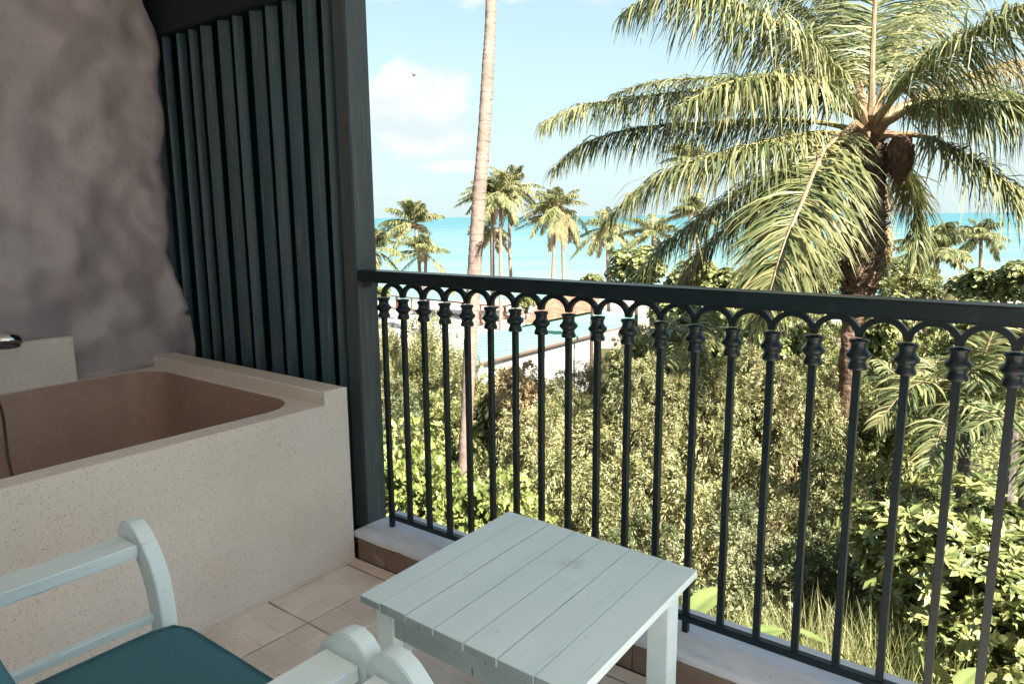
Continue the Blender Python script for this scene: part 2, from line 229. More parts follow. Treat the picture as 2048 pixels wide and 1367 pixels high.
# ------------------------------------------------------------------ helpers
def tag(o, label=None, cat=None, group=None, kind=None):
    if label: o['label'] = label
    if cat: o['category'] = cat
    if group: o['group'] = group
    if kind: o['kind'] = kind
    return o
def empty(name, loc=(0, 0, 0)):
    o = bpy.data.objects.new(name, None); COL.objects.link(o); o.location = loc; o.empty_display_size = .2; return o
def link(name, me, parent=None, loc=None):
    o = bpy.data.objects.new(name, me); COL.objects.link(o)
    if parent is not None:
        o.parent = parent
        # parents only ever carry a translation before their parts are built
        w = Vector((0, 0, 0)); p = parent
        while p is not None: w += p.location; p = p.parent
        o.location = (Vector(loc) if loc is not None else Vector((0, 0, 0))) - w
    elif loc is not None: o.location = loc
    return o
class MB:
    def __init__(s): s.v = []; s.f = []; s.m = []
    def add(s, vs, fs, mi=0):
        k = len(s.v); s.v += [tuple(v) for v in vs]; s.f += [tuple(i+k for i in f) for f in fs]; s.m += [mi]*len(fs)
    def box(s, x0, x1, y0, y1, z0, z1, mi=0):
        s.add([(x0,y0,z0),(x1,y0,z0),(x1,y1,z0),(x0,y1,z0),(x0,y0,z1),(x1,y0,z1),(x1,y1,z1),(x0,y1,z1)],
              [(0,3,2,1),(4,5,6,7),(0,1,5,4),(1,2,6,5),(2,3,7,6),(3,0,4,7)], mi)
    def tube(s, pts, rad, n=8, mi=0, cap=True, seed=None, rough=0.):
        pts = [Vector(p) for p in pts]; k0 = len(s.v); rings = []
        ref = Vector((0, 0, 1)) if abs((pts[-1]-pts[0]).normalized().z) < .9 else Vector((1, 0, 0))
        for i, p in enumerate(pts):
            T = (pts[min(i+1, len(pts)-1)] - pts[max(i-1, 0)]).normalized()
            A = T.cross(ref).normalized(); B = T.cross(A)
            r = rad[i] if hasattr(rad, '__len__') else rad
            ring = []
            for j in range(n):
                a = 2*math.pi*j/n; q = r*(1 + (random.uniform(-rough, rough) if rough else 0))
                ring.append(tuple(p + A*math.cos(a)*q + B*math.sin(a)*q))
            rings.append(ring)
        vs = [v for r in rings for v in r]; fs = []
        for i in range(len(pts)-1):
            for j in range(n):
                a, b_ = i*n+j, i*n+(j+1) % n; fs.append((a, b_, b_+n, a+n))
        if cap: fs.append(tuple(range(n))[::-1]); fs.append(tuple((len(pts)-1)*n + j for j in range(n)))
        s.add(vs, fs, mi)
    def lathe(s, prof, c=(0, 0, 0), n=14, mi=0):
        vs = []; fs = []
        for r, z in prof:
            for j in range(n):
                a = 2*math.pi*j/n; vs.append((c[0]+r*math.cos(a), c[1]+r*math.sin(a), c[2]+z))
        for i in range(len(prof)-1):
            for j in range(n):
                a, b_ = i*n+j, i*n+(j+1) % n; fs.append((a, b_, b_+n, a+n))
        fs.append(tuple(range(n))[::-1]); fs.append(tuple((len(prof)-1)*n + j for j in range(n)))
        s.add(vs, fs, mi)
    def prism_y(s, poly, y0, y1, mi=0, mi2=None):      # polygon in xz extruded along y
        n = len(poly); s.add([(x, y0, z) for x, z in poly] + [(x, y1, z) for x, z in poly],
            [tuple(range(n)), tuple(range(2*n-1, n-1, -1))] , mi)
        k = len(s.v) - 2*n
        for i in range(n):
            j = (i+1) % n; s.f.append((k+i, k+i+n, k+j+n, k+j)); s.m.append(mi if mi2 is None else mi2)
    def mesh(s, name, mats, smooth=False, bevel=0, segs=2, auto=None):
        me = bpy.data.meshes.new(name); me.from_pydata(s.v, [], s.f)
        for m_ in (mats if isinstance(mats, (list, tuple)) else [mats]): me.materials.append(MT[m_] if isinstance(m_, str) else m_)
        for p, mi in zip(me.polygons, s.m): p.material_index = mi
        bm = bmesh.new(); bm.from_mesh(me); bmesh.ops.recalc_face_normals(bm, faces=bm.faces)
        if bevel:
            bmesh.ops.bevel(bm, geom=[e_ for e_ in bm.edges if len(e_.link_faces) == 2 and e_.calc_face_angle(0) > .5], offset=bevel, segments=segs, affect='EDGES', clamp_overlap=True)
        bm.to_mesh(me); bm.free()
        if smooth or bevel:
            me.polygons.foreach_set('use_smooth', [True]*len(me.polygons))
            me.set_sharp_from_angle(angle=R_(auto or 40))
        return me
    def obj(s, name, mats, parent=None, **kw): return link(name, s.mesh(name, mats, **kw), parent)
def npmesh(name, V, F, mats, smooth=False):
    """V (n,3) array, F (m,k) array of equal-sized polygons"""
    me = bpy.data.meshes.new(name); n, m_, k = len(V), len(F), F.shape[1]
    me.vertices.add(n); me.vertices.foreach_set('co', np.asarray(V, dtype=np.float32).ravel())
    me.loops.add(m_*k); me.loops.foreach_set('vertex_index', F.astype(np.int32).ravel())
    me.polygons.add(m_); me.polygons.foreach_set('loop_start', np.arange(0, m_*k, k, dtype=np.int32))
    me.update(calc_edges=True)
    for q in (mats if isinstance(mats, (list, tuple)) else [mats]): me.materials.append(MT[q])
    if smooth: me.polygons.foreach_set('use_smooth', [True]*m_)
    return me
def copy_tree(o, parent=None):
    c = o.copy(); COL.objects.link(c); c.parent = parent
    for ch in list(o.children): copy_tree(ch, c)
    return c
def sm(t_): return t_*t_*(3-2*t_)

# ------------------------------------------------------------------ terrain, sea
GP = [(-30, -1.75), (4.8, -1.75), (6.4, -2.8), (10, -4.1), (20, -6.2), (28, -7.2), (60, -7.35), (72, -7.6), (92, -8.7), (130, -10.5), (400, -30)]
def ground(x, y):
    v = VX*x + VY*y
    for (a, za), (b_, zb) in zip(GP, GP[1:]):
        if v <= b_: return za + (zb-za)*max(0, (v-a)/(b_-a))
    return GP[-1][1]
vs = [-30, 0, 2, 3.5, 5, 6, 8, 10, 13, 16, 20, 24, 28, 34, 40, 48, 56, 62, 68, 74, 80, 86, 92, 100, 110, 130, 400]
us = [-400, -150, -90, -60, -45, -35, -28, -22, -17, -13, -10, -7, -5, -3, -1, 1, 3, 5, 7, 10, 13, 17, 22, 28, 35, 45, 60, 90, 150, 400]
mb = MB(); sandm = []
for v in vs:
    for u in us:
        x, y = VX*v + VY*u, VY*v - VX*u
        mb.v.append((x, y, ground(x, y) + (.12*noise.noise((x*.3, y*.3, 0)) if v < 60 else .05*noise.noise((x*.2, y*.2, 3)))))
nu = len(us)
for i in range(len(vs)-1):
    for j in range(nu-1):
        a = i*nu+j; mb.f.append((a, a+1, a+nu+1, a+nu)); mb.m.append(1 if vs[i] >= 46 else 0)
tag(mb.obj('ground', ['soil', 'sand'], smooth=True), kind='structure')
mb = MB()
S_ = 30000
ring = [(-1, 60), (1, 60)]
mb.v = [(VX*60 + VY*-S_, VY*60 - VX*-S_, -8.45), (VX*60 + VY*S_, VY*60 - VX*S_, -8.45), (VX*S_*1.5 + VY*S_, VY*S_*1.5 - VX*S_, -8.45), (VX*S_*1.5 - VY*S_, VY*S_*1.5 + VX*S_, -8.45)]
mb.f = [(0, 1, 2, 3)]; mb.m = [0]
tag(mb.obj('sea', 'sea'), kind='structure')
# surf line along the beach
def vu(v, u, z): return (VX*v + VY*u, VY*v - VX*u, z)

# ------------------------------------------------------------------ the balcony shell
mb = MB(); mb.box(-6.2, 8.6, -2.6, 2.30, -.30, -.012)  # unseen right stretch extended so sunlit tiles bounce light onto the balcony
fl = tag(mb.obj('floor', 'grout'), kind='structure')
# floor tiles 0.40 m, each pressed with a cobble pattern
TS = .397
def tile_mesh(seed):
    r = random.Random(seed); m_ = MB(); h = TS/2 - .0036
    rows = [-h, -h + TS*r.uniform(.22, .28), TS*r.uniform(-.03, .03), h - TS*r.uniform(.22, .28), h]
    m_.box(-h, h, -h, h, -.010, -.0022, 1)
    for a, b_ in zip(rows, rows[1:]):
        cuts = [-h] + sorted(-h + TS*(k + r.uniform(-.18, .18))/3.0 for k in (1, 2)) + [h]
        for c, d in zip(cuts, cuts[1:]):
            g_ = .0028; q = .0035; j = [r.uniform(-.0025, .0025) for _ in range(8)]
            lo = [(c+g_, a+g_), (d-g_, a+g_+j[0]), (d-g_+j[1], b_-g_), (c+g_+j[2], b_-g_)]
            cx, cy = (c+d)/2, (a+b_)/2
            hi = [(x_ + (q if x_ < cx else -q), y_ + (q if y_ < cy else -q)) for x_, y_ in lo]
            m_.add([(x_, y_, -.0022) for x_, y_ in lo] + [(x_, y_, 0) for x_, y_ in hi],
                   [(4,5,6,7), (0,1,5,4), (1,2,6,5), (2,3,7,6), (3,0,4,7)], 0)
    return m_.mesh('tile', ['tile', 'groove'])
tmesh = [tile_mesh(k) for k in range(5)]
for i in range(-1, 27):
    for j in range(-10, 1):
        x, y = -2.148 + TS*(i+.5), 1.525 + TS*(j+.5)
        if y > 1.9: continue
        o = link('tile', tmesh[(i*7 + j*3) % 5], fl, (x, y, random.uniform(-.0006, .0006))); o.rotation_euler = (0, 0, math.pi/2*random.randrange(4))
# the cut row along the kerb, and the narrow joint at the tub
cutm = MB(); cutm.box(-TS/2+.0036, TS/2-.0036, -.030, .030, -.010, 0); cutm = cutm.mesh('tile', 'tile', bevel=.002, segs=1)
for i in range(-1, 27): link('tile', cutm, fl, (-2.148 + TS*(i+.5), 1.957, 0))
# kerb with brown riser tiles and whitewashed top
kerb = empty('kerb', (.8, 2.15, 0)); tag(kerb, 'low balcony kerb with brown riser tiles and whitewashed plaster top, under the railing', 'kerb')
mb = MB(); mb.box(-2.405, 8.6, 2.000, 2.292, -.30, .108); mb.obj('core', 'grout', kerb)
for i in range(-1, 27):
    m_ = MB(); x0 = -2.22 + TS*i; m_.box(max(x0+.0015, -2.398), min(x0+TS-.0015, 8.59), 1.990, 1.999, .001, .106)
    m_.obj('riser_tile', 'riser', kerb, bevel=.002, segs=1)
mb = MB(); nx, ny = 260, 14
for i in range(nx+1):
    x = -2.42 + 11.0*i/nx
    for j in range(ny+1):
        s = j/ny; wob = .008*noise.noise((x*3.2, 1.3, 0)) + .004*noise.noise((x*14, 4.3, 0))
        if s < .25: a = s/.25*math.pi/2; y, z = 2.003 - .022*math.sin(a)*0 + wob - .018*math.cos(a)*1, .112 + .014*math.sin(a)
        else: y, z = 2.003 + wob + (s-.25)/.75*.295, .126
        if j == 0: z = .103 + .003*noise.noise((x*20, 7, 0))
        z += .0035*noise.noise((x*4, y*9, 2)) + .0018*noise.noise((x*18, y*22, 5))
        if j == ny: z = -.05
        mb.v.append((x, y, z))
for i in range(nx):
    for j in range(ny):
        a = i*(ny+1)+j; mb.f.append((a, a+ny+1, a+ny+2, a+1)); mb.m.append(0)
mb.obj('plaster_top', 'whiteplaster', kerb, smooth=True)
# unseen back wall and ceiling, sized to shade the balcony and let sun bounce in
mb = MB(); mb.box(-6.2, 1.75, -2.8, -2.6, -.30, 2.95); tag(mb.obj('room_wall', 'inner'), 'plain pale back wall of the balcony, unseen behind the viewer and sized for its light', 'wall')
mb = MB(); mb.box(-6.2, 2.42, -2.8, 2.32, 2.95, 3.10); tag(mb.obj('ceiling', 'ceiling'), 'plain unseen ceiling slab over the balcony, cut to shape its sunlight', 'ceiling')
mb = MB(); mb.box(-6.2, 8.8, 2.08, 2.28, -4.5, -.301); tag(mb.obj('facade_wall', 'inner'), 'plain wall of the storey below the balcony kerb', 'wall')

# plaster wall with rounded lumpy end
mb = MB(); XW = -3.82
def edge_y(z):
    pts = [(0, 2.10), (.95, 2.10), (1.0, 2.085), (1.07, 2.055), (1.2, 2.03), (1.34, 2.015), (1.6, 2.01), (2.1, 2.035), (2.4, 2.04), (2.6, 2.0), (3, 2.0)]
    for (a, ya), (b_, yb) in zip(pts, pts[1:]):
        if z <= b_: return ya + (yb-ya)*(z-a)/(b_-a)
    return 2.0
path = []
nz, nl = 170, 150
for k in range(nz+1):
    z = -.0 + 2.95*k/nz; ye = edge_y(z) + (.028 if z > 1.0 else 0) + .007*noise.noise((z*9, .3, 0)) + .004*noise.noise((z*26, 1.3, 0)); rr = .085 + .03*noise.noise((z*3, 9, 0)); rr = max(rr, .04)
    if z < .98: rr = .012
    for i in range(nl+1):
        s = i/nl
        if s < .86:
            q = s/.86; y = -2.6 + (ye-rr+2.6)*(1-(1-q)**1.6); x = XW; nx_, ny_ = 1, 0
        elif s < .94:
            a = (s-.86)/.08*math.pi/2; y = ye - rr + rr*math.sin(a); x = XW - rr + rr*math.cos(a); nx_, ny_ = math.cos(a), math.sin(a)
        else: x = XW - rr - (s-.94)/.06*.35; y = ye; nx_, ny_ = 0, 1
        p = Vector((x, y, z))
        d = .034*noise.noise(p*3.2) + .026*noise.noise((x*1, y*7, z*4.5)) + .016*noise.noise(p*6.5) + .006*noise.noise(p*14)
        e_ = max(0, 1 - abs(y-ye)/.16); d += e_*(.010*noise.noise((y*16, 3, z*11)) + .007*noise.noise((y*5, 8, z*4)))
        if z < .74: d = 0
        d = min(d, .040) - .014
        mb.v.append((x + nx_*d, y + ny_*d*.8, z))
for k in range(nz):
    for i in range(nl):
        a = k*(nl+1)+i; mb.f.append((a, a+1, a+nl+2, a+nl+1)); mb.m.append(0)
tag(mb.obj('plaster_wall', 'plaster', smooth=True), 'lumpy purple-grey plastered wall with a rounded ragged edge, behind the bathtub', 'wall')

# ------------------------------------------------------------------ slatted screen
scr = empty('slatted_screen', (-3.3, 2.15, 0)); tag(scr, 'dark teal screen of upright timber slats between the plaster wall and the railing', 'screen')
SL = [(-4.42, -4.34), (-4.29, -4.21), (-4.16, -4.08), (-4.03, -3.95), (-3.895, -3.820), (-3.752, -3.670), (-3.633, -3.559), (-3.523, -3.430), (-3.369, -3.276), (-3.243, -3.166), (-3.103, -3.014), (-2.980, -2.898), (-2.855, -2.766), (-2.715, -2.630), (-2.588, -2.520)]
for k, (a, b_) in enumerate(SL):
    ya, yb = 2.072 + random.uniform(-.003, .003), 2.112 + random.uniform(-.004, .004); xa, xb = a*ya/2.09, b_*yb/2.09 + .007
    m_ = MB(); n_ = 8; top_ = []; P_ = []
    for q in range(n_+1):
        s_ = q/n_; P_.append((xa + (xb-xa)*s_ + .001*math.sin(math.pi*s_), ya + (yb-ya)*s_ - .003*math.sin(math.pi*s_)))
    P_ += [(xb-.008, yb+.010), (xa-.004, ya+.014)]; n_ = len(P_)
    m_.add([(x, y, z) for z in (.02, 2.50) for x, y in P_], [tuple(range(n_))[::-1], tuple(range(n_, 2*n_))] + [(q, (q+1) % n_, (q+1) % n_ + n_, q+n_) for q in range(n_)])
    m_.obj('slat', 'slat', scr, smooth=True, auto=35)
m_ = MB(); m_.box(-2.498, -2.416, 2.066, 2.186, .10, 2.949); m_.obj('post', 'post', scr, bevel=.005, segs=2)
m_ = MB(); m_.box(-2.494, -2.42, 2.070, 2.180, -.0, .104); m_.obj('post_foot', 'darkwood', scr)
m_ = MB(); m_.box(-6.1, -2.4985, 2.052, 2.26, 2.435, 2.75); m_.obj('top_beam', 'darkwood', scr, bevel=.006)
m_ = MB(); m_.box(-6.1, -2.4985, 2.08, 2.22, 2.751, 2.948); m_.obj('upper_panel', 'darkwood', scr)
m_ = MB(); m_.box(-6.1, -2.4985, 2.236, 2.256, .02, 2.434); m_.obj('back_panel', 'gap', scr)
m_ = MB(); m_.box(-6.1, -2.50, 2.03, 2.25, -.30, .019); m_.obj('sill', 'grout', scr)

# ------------------------------------------------------------------ bathtub
tub = empty('bathtub', (-3.1, .8, 0)); tag(tub, 'built-in pink-beige terrazzo bathtub with square outside and rounded basin beside the slatted screen', 'bathtub')
x0, x1, y0, y1, zt = -3.819, -2.409, -1.2, 1.855, .731
ix0, ix1, iy0, iy1, ir = -3.752, -2.505, -.9, 1.815, .17
def rrect(x0, x1, y0, y1, r, n=10):
    P = []
    for cx, cy, a0 in ((x1-r, y1-r, 0), (x0+r, y1-r, 90), (x0+r, y0+r, 180), (x1-r, y0+r, 270)):
        for k in range(n+1): a = R_(a0 + 90*k/n); P.append((cx + r*math.cos(a), cy + r*math.sin(a)))
    return P
IN = rrect(ix0, ix1, iy0, iy1, ir); n = len(IN)
def outer_pt(p):
    cx, cy = (ix0+ix1)/2, (iy0+iy1)/2; dx, dy = p[0]-cx, p[1]-cy
    # project onto outer rectangle, keeping straight runs perpendicular
    X_ = x1 if p[0] >= ix1-ir*.31 else (x0 if p[0] <= ix0+ir*.31 else p[0]); Y_ = y1 if p[1] >= iy1-ir*.31 else (y0 if p[1] <= iy0+ir*.31 else p[1])
    return (X_, Y_)
mb = MB()
rings = []
# exact square outer ring: quarter corners collapse to the corner
OUT = [outer_pt(p) for p in IN]
def ringz(P, z): return [(p[0], p[1], z) for p in P]
def inset(P, d, z):
    cx, cy = (ix0+ix1)/2, (iy0+iy1)/2
    return [(p[0] + (d if p[0] < cx else -d)*min(1, abs(p[0]-cx)/.3), p[1] + (d if p[1] < cy else -d)*min(1, abs(p[1]-cy)/.5), z) for p in P]
L = [ringz(OUT, 0), ringz(OUT, zt-.006), [(p[0], p[1], zt) for p in OUT], ringz(IN, zt), inset(IN, .004, zt-.006), inset(IN, .03, .42), inset(IN, .05, .30), inset(IN, .085, .235), inset(IN, .15, .205)]
vs_ = [v for r in L for v in r]; fs_ = []; ms_ = []
for i in range(len(L)-1):
    for j in range(n):
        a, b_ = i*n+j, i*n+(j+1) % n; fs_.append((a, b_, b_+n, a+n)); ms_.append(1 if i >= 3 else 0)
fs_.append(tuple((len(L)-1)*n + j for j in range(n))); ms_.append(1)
mb.v = vs_; mb.f = fs_; mb.m = ms_
me = mb.mesh('basin', ['terrazzo', 'terrazzo_in']); bm = bmesh.new(); bm.from_mesh(me); bmesh.ops.remove_doubles(bm, verts=bm.verts, dist=.0005); bmesh.ops.recalc_face_normals(bm, faces=bm.faces); bm.to_mesh(me); bm.free()
me.polygons.foreach_set('use_smooth', [True]*len(me.polygons)); me.set_sharp_from_angle(angle=R_(35)); link('basin', me, tub)
mb = MB(); Lp = [(-1.2, 0), (1.976, 0), (1.976, .7885), (1.8535, .7885), (1.8535, .7315), (-1.2, .7315)]
mb.add([(-2.4085, y, z) for y, z in Lp] + [(-2.403, y, z) for y, z in Lp], [(0,1,2,3,4,5), (11,10,9,8,7,6)] + [(i, (i+1) % 6, (i+1) % 6+6, i+6) for i in range(6)]); mb.obj('front_panel', ['terrazzo'], tub, bevel=.0022, segs=2)
mb = MB(); mb.box(-3.845, -2.4088, 1.8555, 1.9755, 0, .788); mb.obj('end_wall', ['terrazzo'], tub, bevel=.006, segs=3)
mb = MB(); mb.box(-3.8185, -3.765, -1.2, 1.452, .7315, .953); mb.obj('splash_panel', ['terrazzo'], tub, bevel=.005, segs=3)
mb = MB(); mb.tube([(-2.399, -1.2, .004), (-2.399, 1.975, .004)], .006, 6); mb.obj('caulk_joint', 'tile', tub)

# hand shower and its hose
sh = empty('hand_shower', (-3.62, 1.1, .95)); tag(sh, 'chrome hand shower with a ribbed hose hanging over the bathtub, at the left edge', 'shower')
def shp(px, py, x=-3.60):
    v = (at(px, py, 1)-CAM); return CAM + v*((x)/v.x)
c = shp(10, 684); nrm = Vector((.25, -.12, -.95)).normalized()
hd = MB(); hd.lathe([(.0, -.020), (.050, -.019), (.063, -.012), (.067, -.002), (.067, .008), (.060, .025), (.042, .038), (.014, .045)], (0, 0, 0), 28)
me = hd.mesh('head', 'chrome', smooth=True, auto=50); q = (-nrm).to_track_quat('Z', 'Y'); me.transform(q.to_matrix().to_4x4() @ Matrix.Identity(4)); ho = link('head', me, sh, c)
nz_ = MB(); nz_.lathe([(.052, -.023), (.057, -.0215), (.057, -.018), (.05, -.017)], (0, 0, 0), 28)
for rr_, kk in ((.014, 6), (.028, 12), (.042, 18)):
    for k in range(kk):
        a = 2*math.pi*k/kk; nz_.lathe([(.0028, -.026), (.0034, -.022), (.0036, -.019)], (rr_*math.cos(a), rr_*math.sin(a), 0), 6)
me = nz_.mesh('nozzle_plate', 'rubber', smooth=True); me.transform(q.to_matrix().to_4x4()); link('nozzle_plate', me, ho, c)
hb = MB(); P = [c + Vector((-.01, -.02, .012)), c + Vector((-.02, -.055, -.01)), c + Vector((-.02, -.085, -.06)), c + Vector((-.01, -.10, -.13)), shp(-22, 790, -3.58)]
hb.tube(P, [.016, .014, .012, .012, .010], 12); hb.obj('handle', 'chrome', sh, smooth=True)
hp = [shp(-22, 790, -3.58), shp(-6, 800, -3.57), shp(6, 835, -3.57), shp(12, 885, -3.57), shp(20, 935, -3.57), shp(38, 985, -3.55), shp(75, 1030, -3.5)]
def smooth_path(P, n):
    P = [Vector(p) for p in P]; Q = [P[0]*2-P[1]] + P + [P[-1]*2-P[-2]]; out = []
    for i in range(1, len(Q)-2):
        for k in range(n):
            t_ = k/n; a, b_, c_, d = Q[i-1], Q[i], Q[i+1], Q[i+2]
            out.append(.5*((2*b_) + (c_-a)*t_ + (2*a-5*b_+4*c_-d)*t_*t_ + (3*b_-a-3*c_+d)*t_**3))
    out.append(P[-1]); return out
hh = smooth_path(hp, 26); hs_ = MB(); hs_.tube(hh, [.0085 if i % 2 else .0068 for i in range(len(hh))], 10); hs_.obj('hose', 'chrome', sh, smooth=True, auto=80)

# ------------------------------------------------------------------ railing
rl = empty('railing', (.8, 2.12, .13)); tag(rl, 'black iron balcony railing with arches and collared bars under a broad handrail', 'railing')
BX0, BD, BY = -2.312, .1176, 2.122
mb = MB(); mb.box(-2.4145, 8.599, 2.067, 2.152, 1.2305, 1.280)
hr = mb.obj('handrail', 'iron', rl, bevel=.005, segs=3)
mb = MB(); mb.box(-2.32, 8.599, BY-.013, BY+.013, .166, .190); mb.obj('bottom_rail', 'iron', rl, bevel=.002, segs=2)
for x in (-2.312, -.9, .5, 1.9, 3.3, 4.7, 6.1, 7.5):
    mb = MB(); mb.box(x-.010, x+.010, BY-.010, BY+.010, .112, .1655); mb.obj('foot', 'iron', rl, bevel=.001, segs=1)
mb = MB(); mb.box(-2.4155, -2.36, 2.10, 2.14, 1.205, 1.2305); mb.obj('bracket', 'post', rl, bevel=.002)
mb = MB(); mb.box(-.0100, .0100, -.0100, .0100, .188, 1.085); barm = mb.mesh('bar', 'iron', bevel=.0012, segs=1)
mb = MB(); prof = [(.0245, .000), (.0262, .004), (.0252, .012), (.0228, .018), (.0208, .023), (.0215, .028), (.0265, .034), (.0318, .040), (.0330, .045), (.0310, .050), (.0255, .056), (.0218, .062), (.0210, .070), (.0215, .078), (.0250, .082), (.0268, .087), (.0250, .091), (.012, .093)]
mb.lathe([(r, z*.905) for r, z in prof], (0, 0, 1.0805), 20); colm = mb.mesh('collar', 'iron', smooth=True, auto=60)
mb = MB(); n = 20; ro, ri, hy = BD/2+.0062, BD/2-.0102, .0095
po = [(ro*math.cos(math.pi*k/n), ro*.93*math.sin(math.pi*k/n)) for k in range(n+1)]; pi_ = [(ri*math.cos(math.pi*k/n), ri*.91*math.sin(math.pi*k/n)) for k in range(n+1)]
vs_ = []; fs_ = []
for k in range(n+1):
    vs_ += [(po[k][0], -hy, po[k][1]), (po[k][0], hy, po[k][1]), (pi_[k][0], hy, pi_[k][1]), (pi_[k][0], -hy, pi_[k][1])]
for k in range(n):
    for j in range(4): a, b_ = 4*k+j, 4*k+(j+1) % 4; fs_.append((a, b_, b_+4, a+4))
mb.add(vs_, fs_); archm = mb.mesh('arch', 'iron', smooth=True, auto=50)
for i in range(93):
    x = BX0 + BD*i
    b0 = link('bar', barm, rl, (x, BY, 0)); link('collar', colm, b0, (x, BY, 0)) if False else None
    cl = bpy.data.objects.new('collar', colm); COL.objects.link(cl); cl.parent = b0; cl.rotation_euler = (0, 0, random.uniform(0, 1))
    if i < 92: link('arch', archm, rl, (x+BD/2, BY, 1.1690 + .0004*(i % 2)))

# ------------------------------------------------------------------ table
tb = empty('side_table', (-1.1, 1.52, 0)); tag(tb, 'low square side table of pale blue-grey painted planks standing beside the railing', 'table')
TC = [Vector((-1.431, 1.187)), Vector((-1.450, 1.871)), Vector((-.758, 1.850)), Vector((-.742, 1.178))]   # fl, bl, br, fr
fr_ = [0, .115, .25, .395, .54, .69, .845, 1]
for k in range(7):
    a, b_ = fr_[k], fr_[k+1]; g_ = .0016
    m_ = MB(); P = [TC[0].lerp(TC[3], a), TC[0].lerp(TC[3], b_), TC[1].lerp(TC[2], b_), TC[1].lerp(TC[2], a)]
    u = (P[1]-P[0]).normalized()*g_; jz = random.uniform(-.0006, .0006)
    if k > 0: P[0] += u; P[3] += u
    if k < 6: P[1] -= u; P[2] -= u
    vz = [(p.x, p.y, z) for z in (.4775, .500+jz) for p in P]
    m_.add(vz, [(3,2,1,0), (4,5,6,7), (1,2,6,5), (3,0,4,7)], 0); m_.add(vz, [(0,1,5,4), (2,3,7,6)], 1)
    me = m_.mesh('plank', ['paint', 'paint_worn_shaded']); bm = bmesh.new(); bm.from_mesh(me); bmesh.ops.remove_doubles(bm, verts=bm.verts, dist=1e-5)
    bmesh.ops.bevel(bm, geom=bm.edges[:], offset=.0016, segments=2, affect='EDGES'); bmesh.ops.recalc_face_normals(bm, faces=bm.faces); bm.to_mesh(me); bm.free()
    me.polygons.foreach_set('use_smooth', [True]*len(me.polygons)); me.set_sharp_from_angle(angle=R_(40)); link('plank', me, tb)
LEG = []
for (cx, cy) in ((-1.360, 1.240), (-1.380, 1.812), (-.832, 1.795), (-.812, 1.235)):
    m_ = MB(); m_.box(cx-.033, cx+.033, cy-.033, cy+.033, 0, .4770); m_.obj('leg', 'paint', tb, bevel=.003); LEG.append((cx, cy))
def apron(a, b_, ox, oy, name='apron', z0=.400, z1=.4765, th=.011):
    A, B = Vector(a), Vector(b_); d = (B-A).normalized(); nn = Vector((-d.y, d.x)); m_ = MB()
    A = A + d*.034; B = B - d*.034; P = [A - nn*th, B - nn*th, B + nn*th, A + nn*th]
    m_.add([(p.x+ox, p.y+oy, z) for z in (z0, z1) for p in P], [(3,2,1,0), (4,5,6,7), (0,1,5,4), (1,2,6,5), (2,3,7,6), (3,0,4,7)])
    return m_.obj(name, 'paint_worn_shaded' if oy < -.001 else 'paint', tb, bevel=.002)  # front apron takes the darker copy, its shade put into the colour
apron(LEG[0], LEG[3], 0, -.019); apron(LEG[1], LEG[2], 0, .016); apron(LEG[0], LEG[1], -.016, 0); apron(LEG[3], LEG[2], .010, 0)
for (cx, cy), sx, sy in zip(LEG, (1, 1, -1, -1), (1, -1, -1, 1)):
    m_ = MB(); a = cx + sx*.035; 
    m_.add([(a, cy, .399), (a, cy+sy*.02, .399), (a, cy, .34)] + [(a+sx*.05, cy, .399), (a+sx*.0, cy+sy*.02, .34), (a+sx*.05, cy+sy*.02, .399)], [(0, 2, 3), (1, 5, 4), (0, 3, 5, 1), (2, 4, 5, 3), (0, 1, 4, 2)])
    m_.obj('corner_block', 'paint', tb)

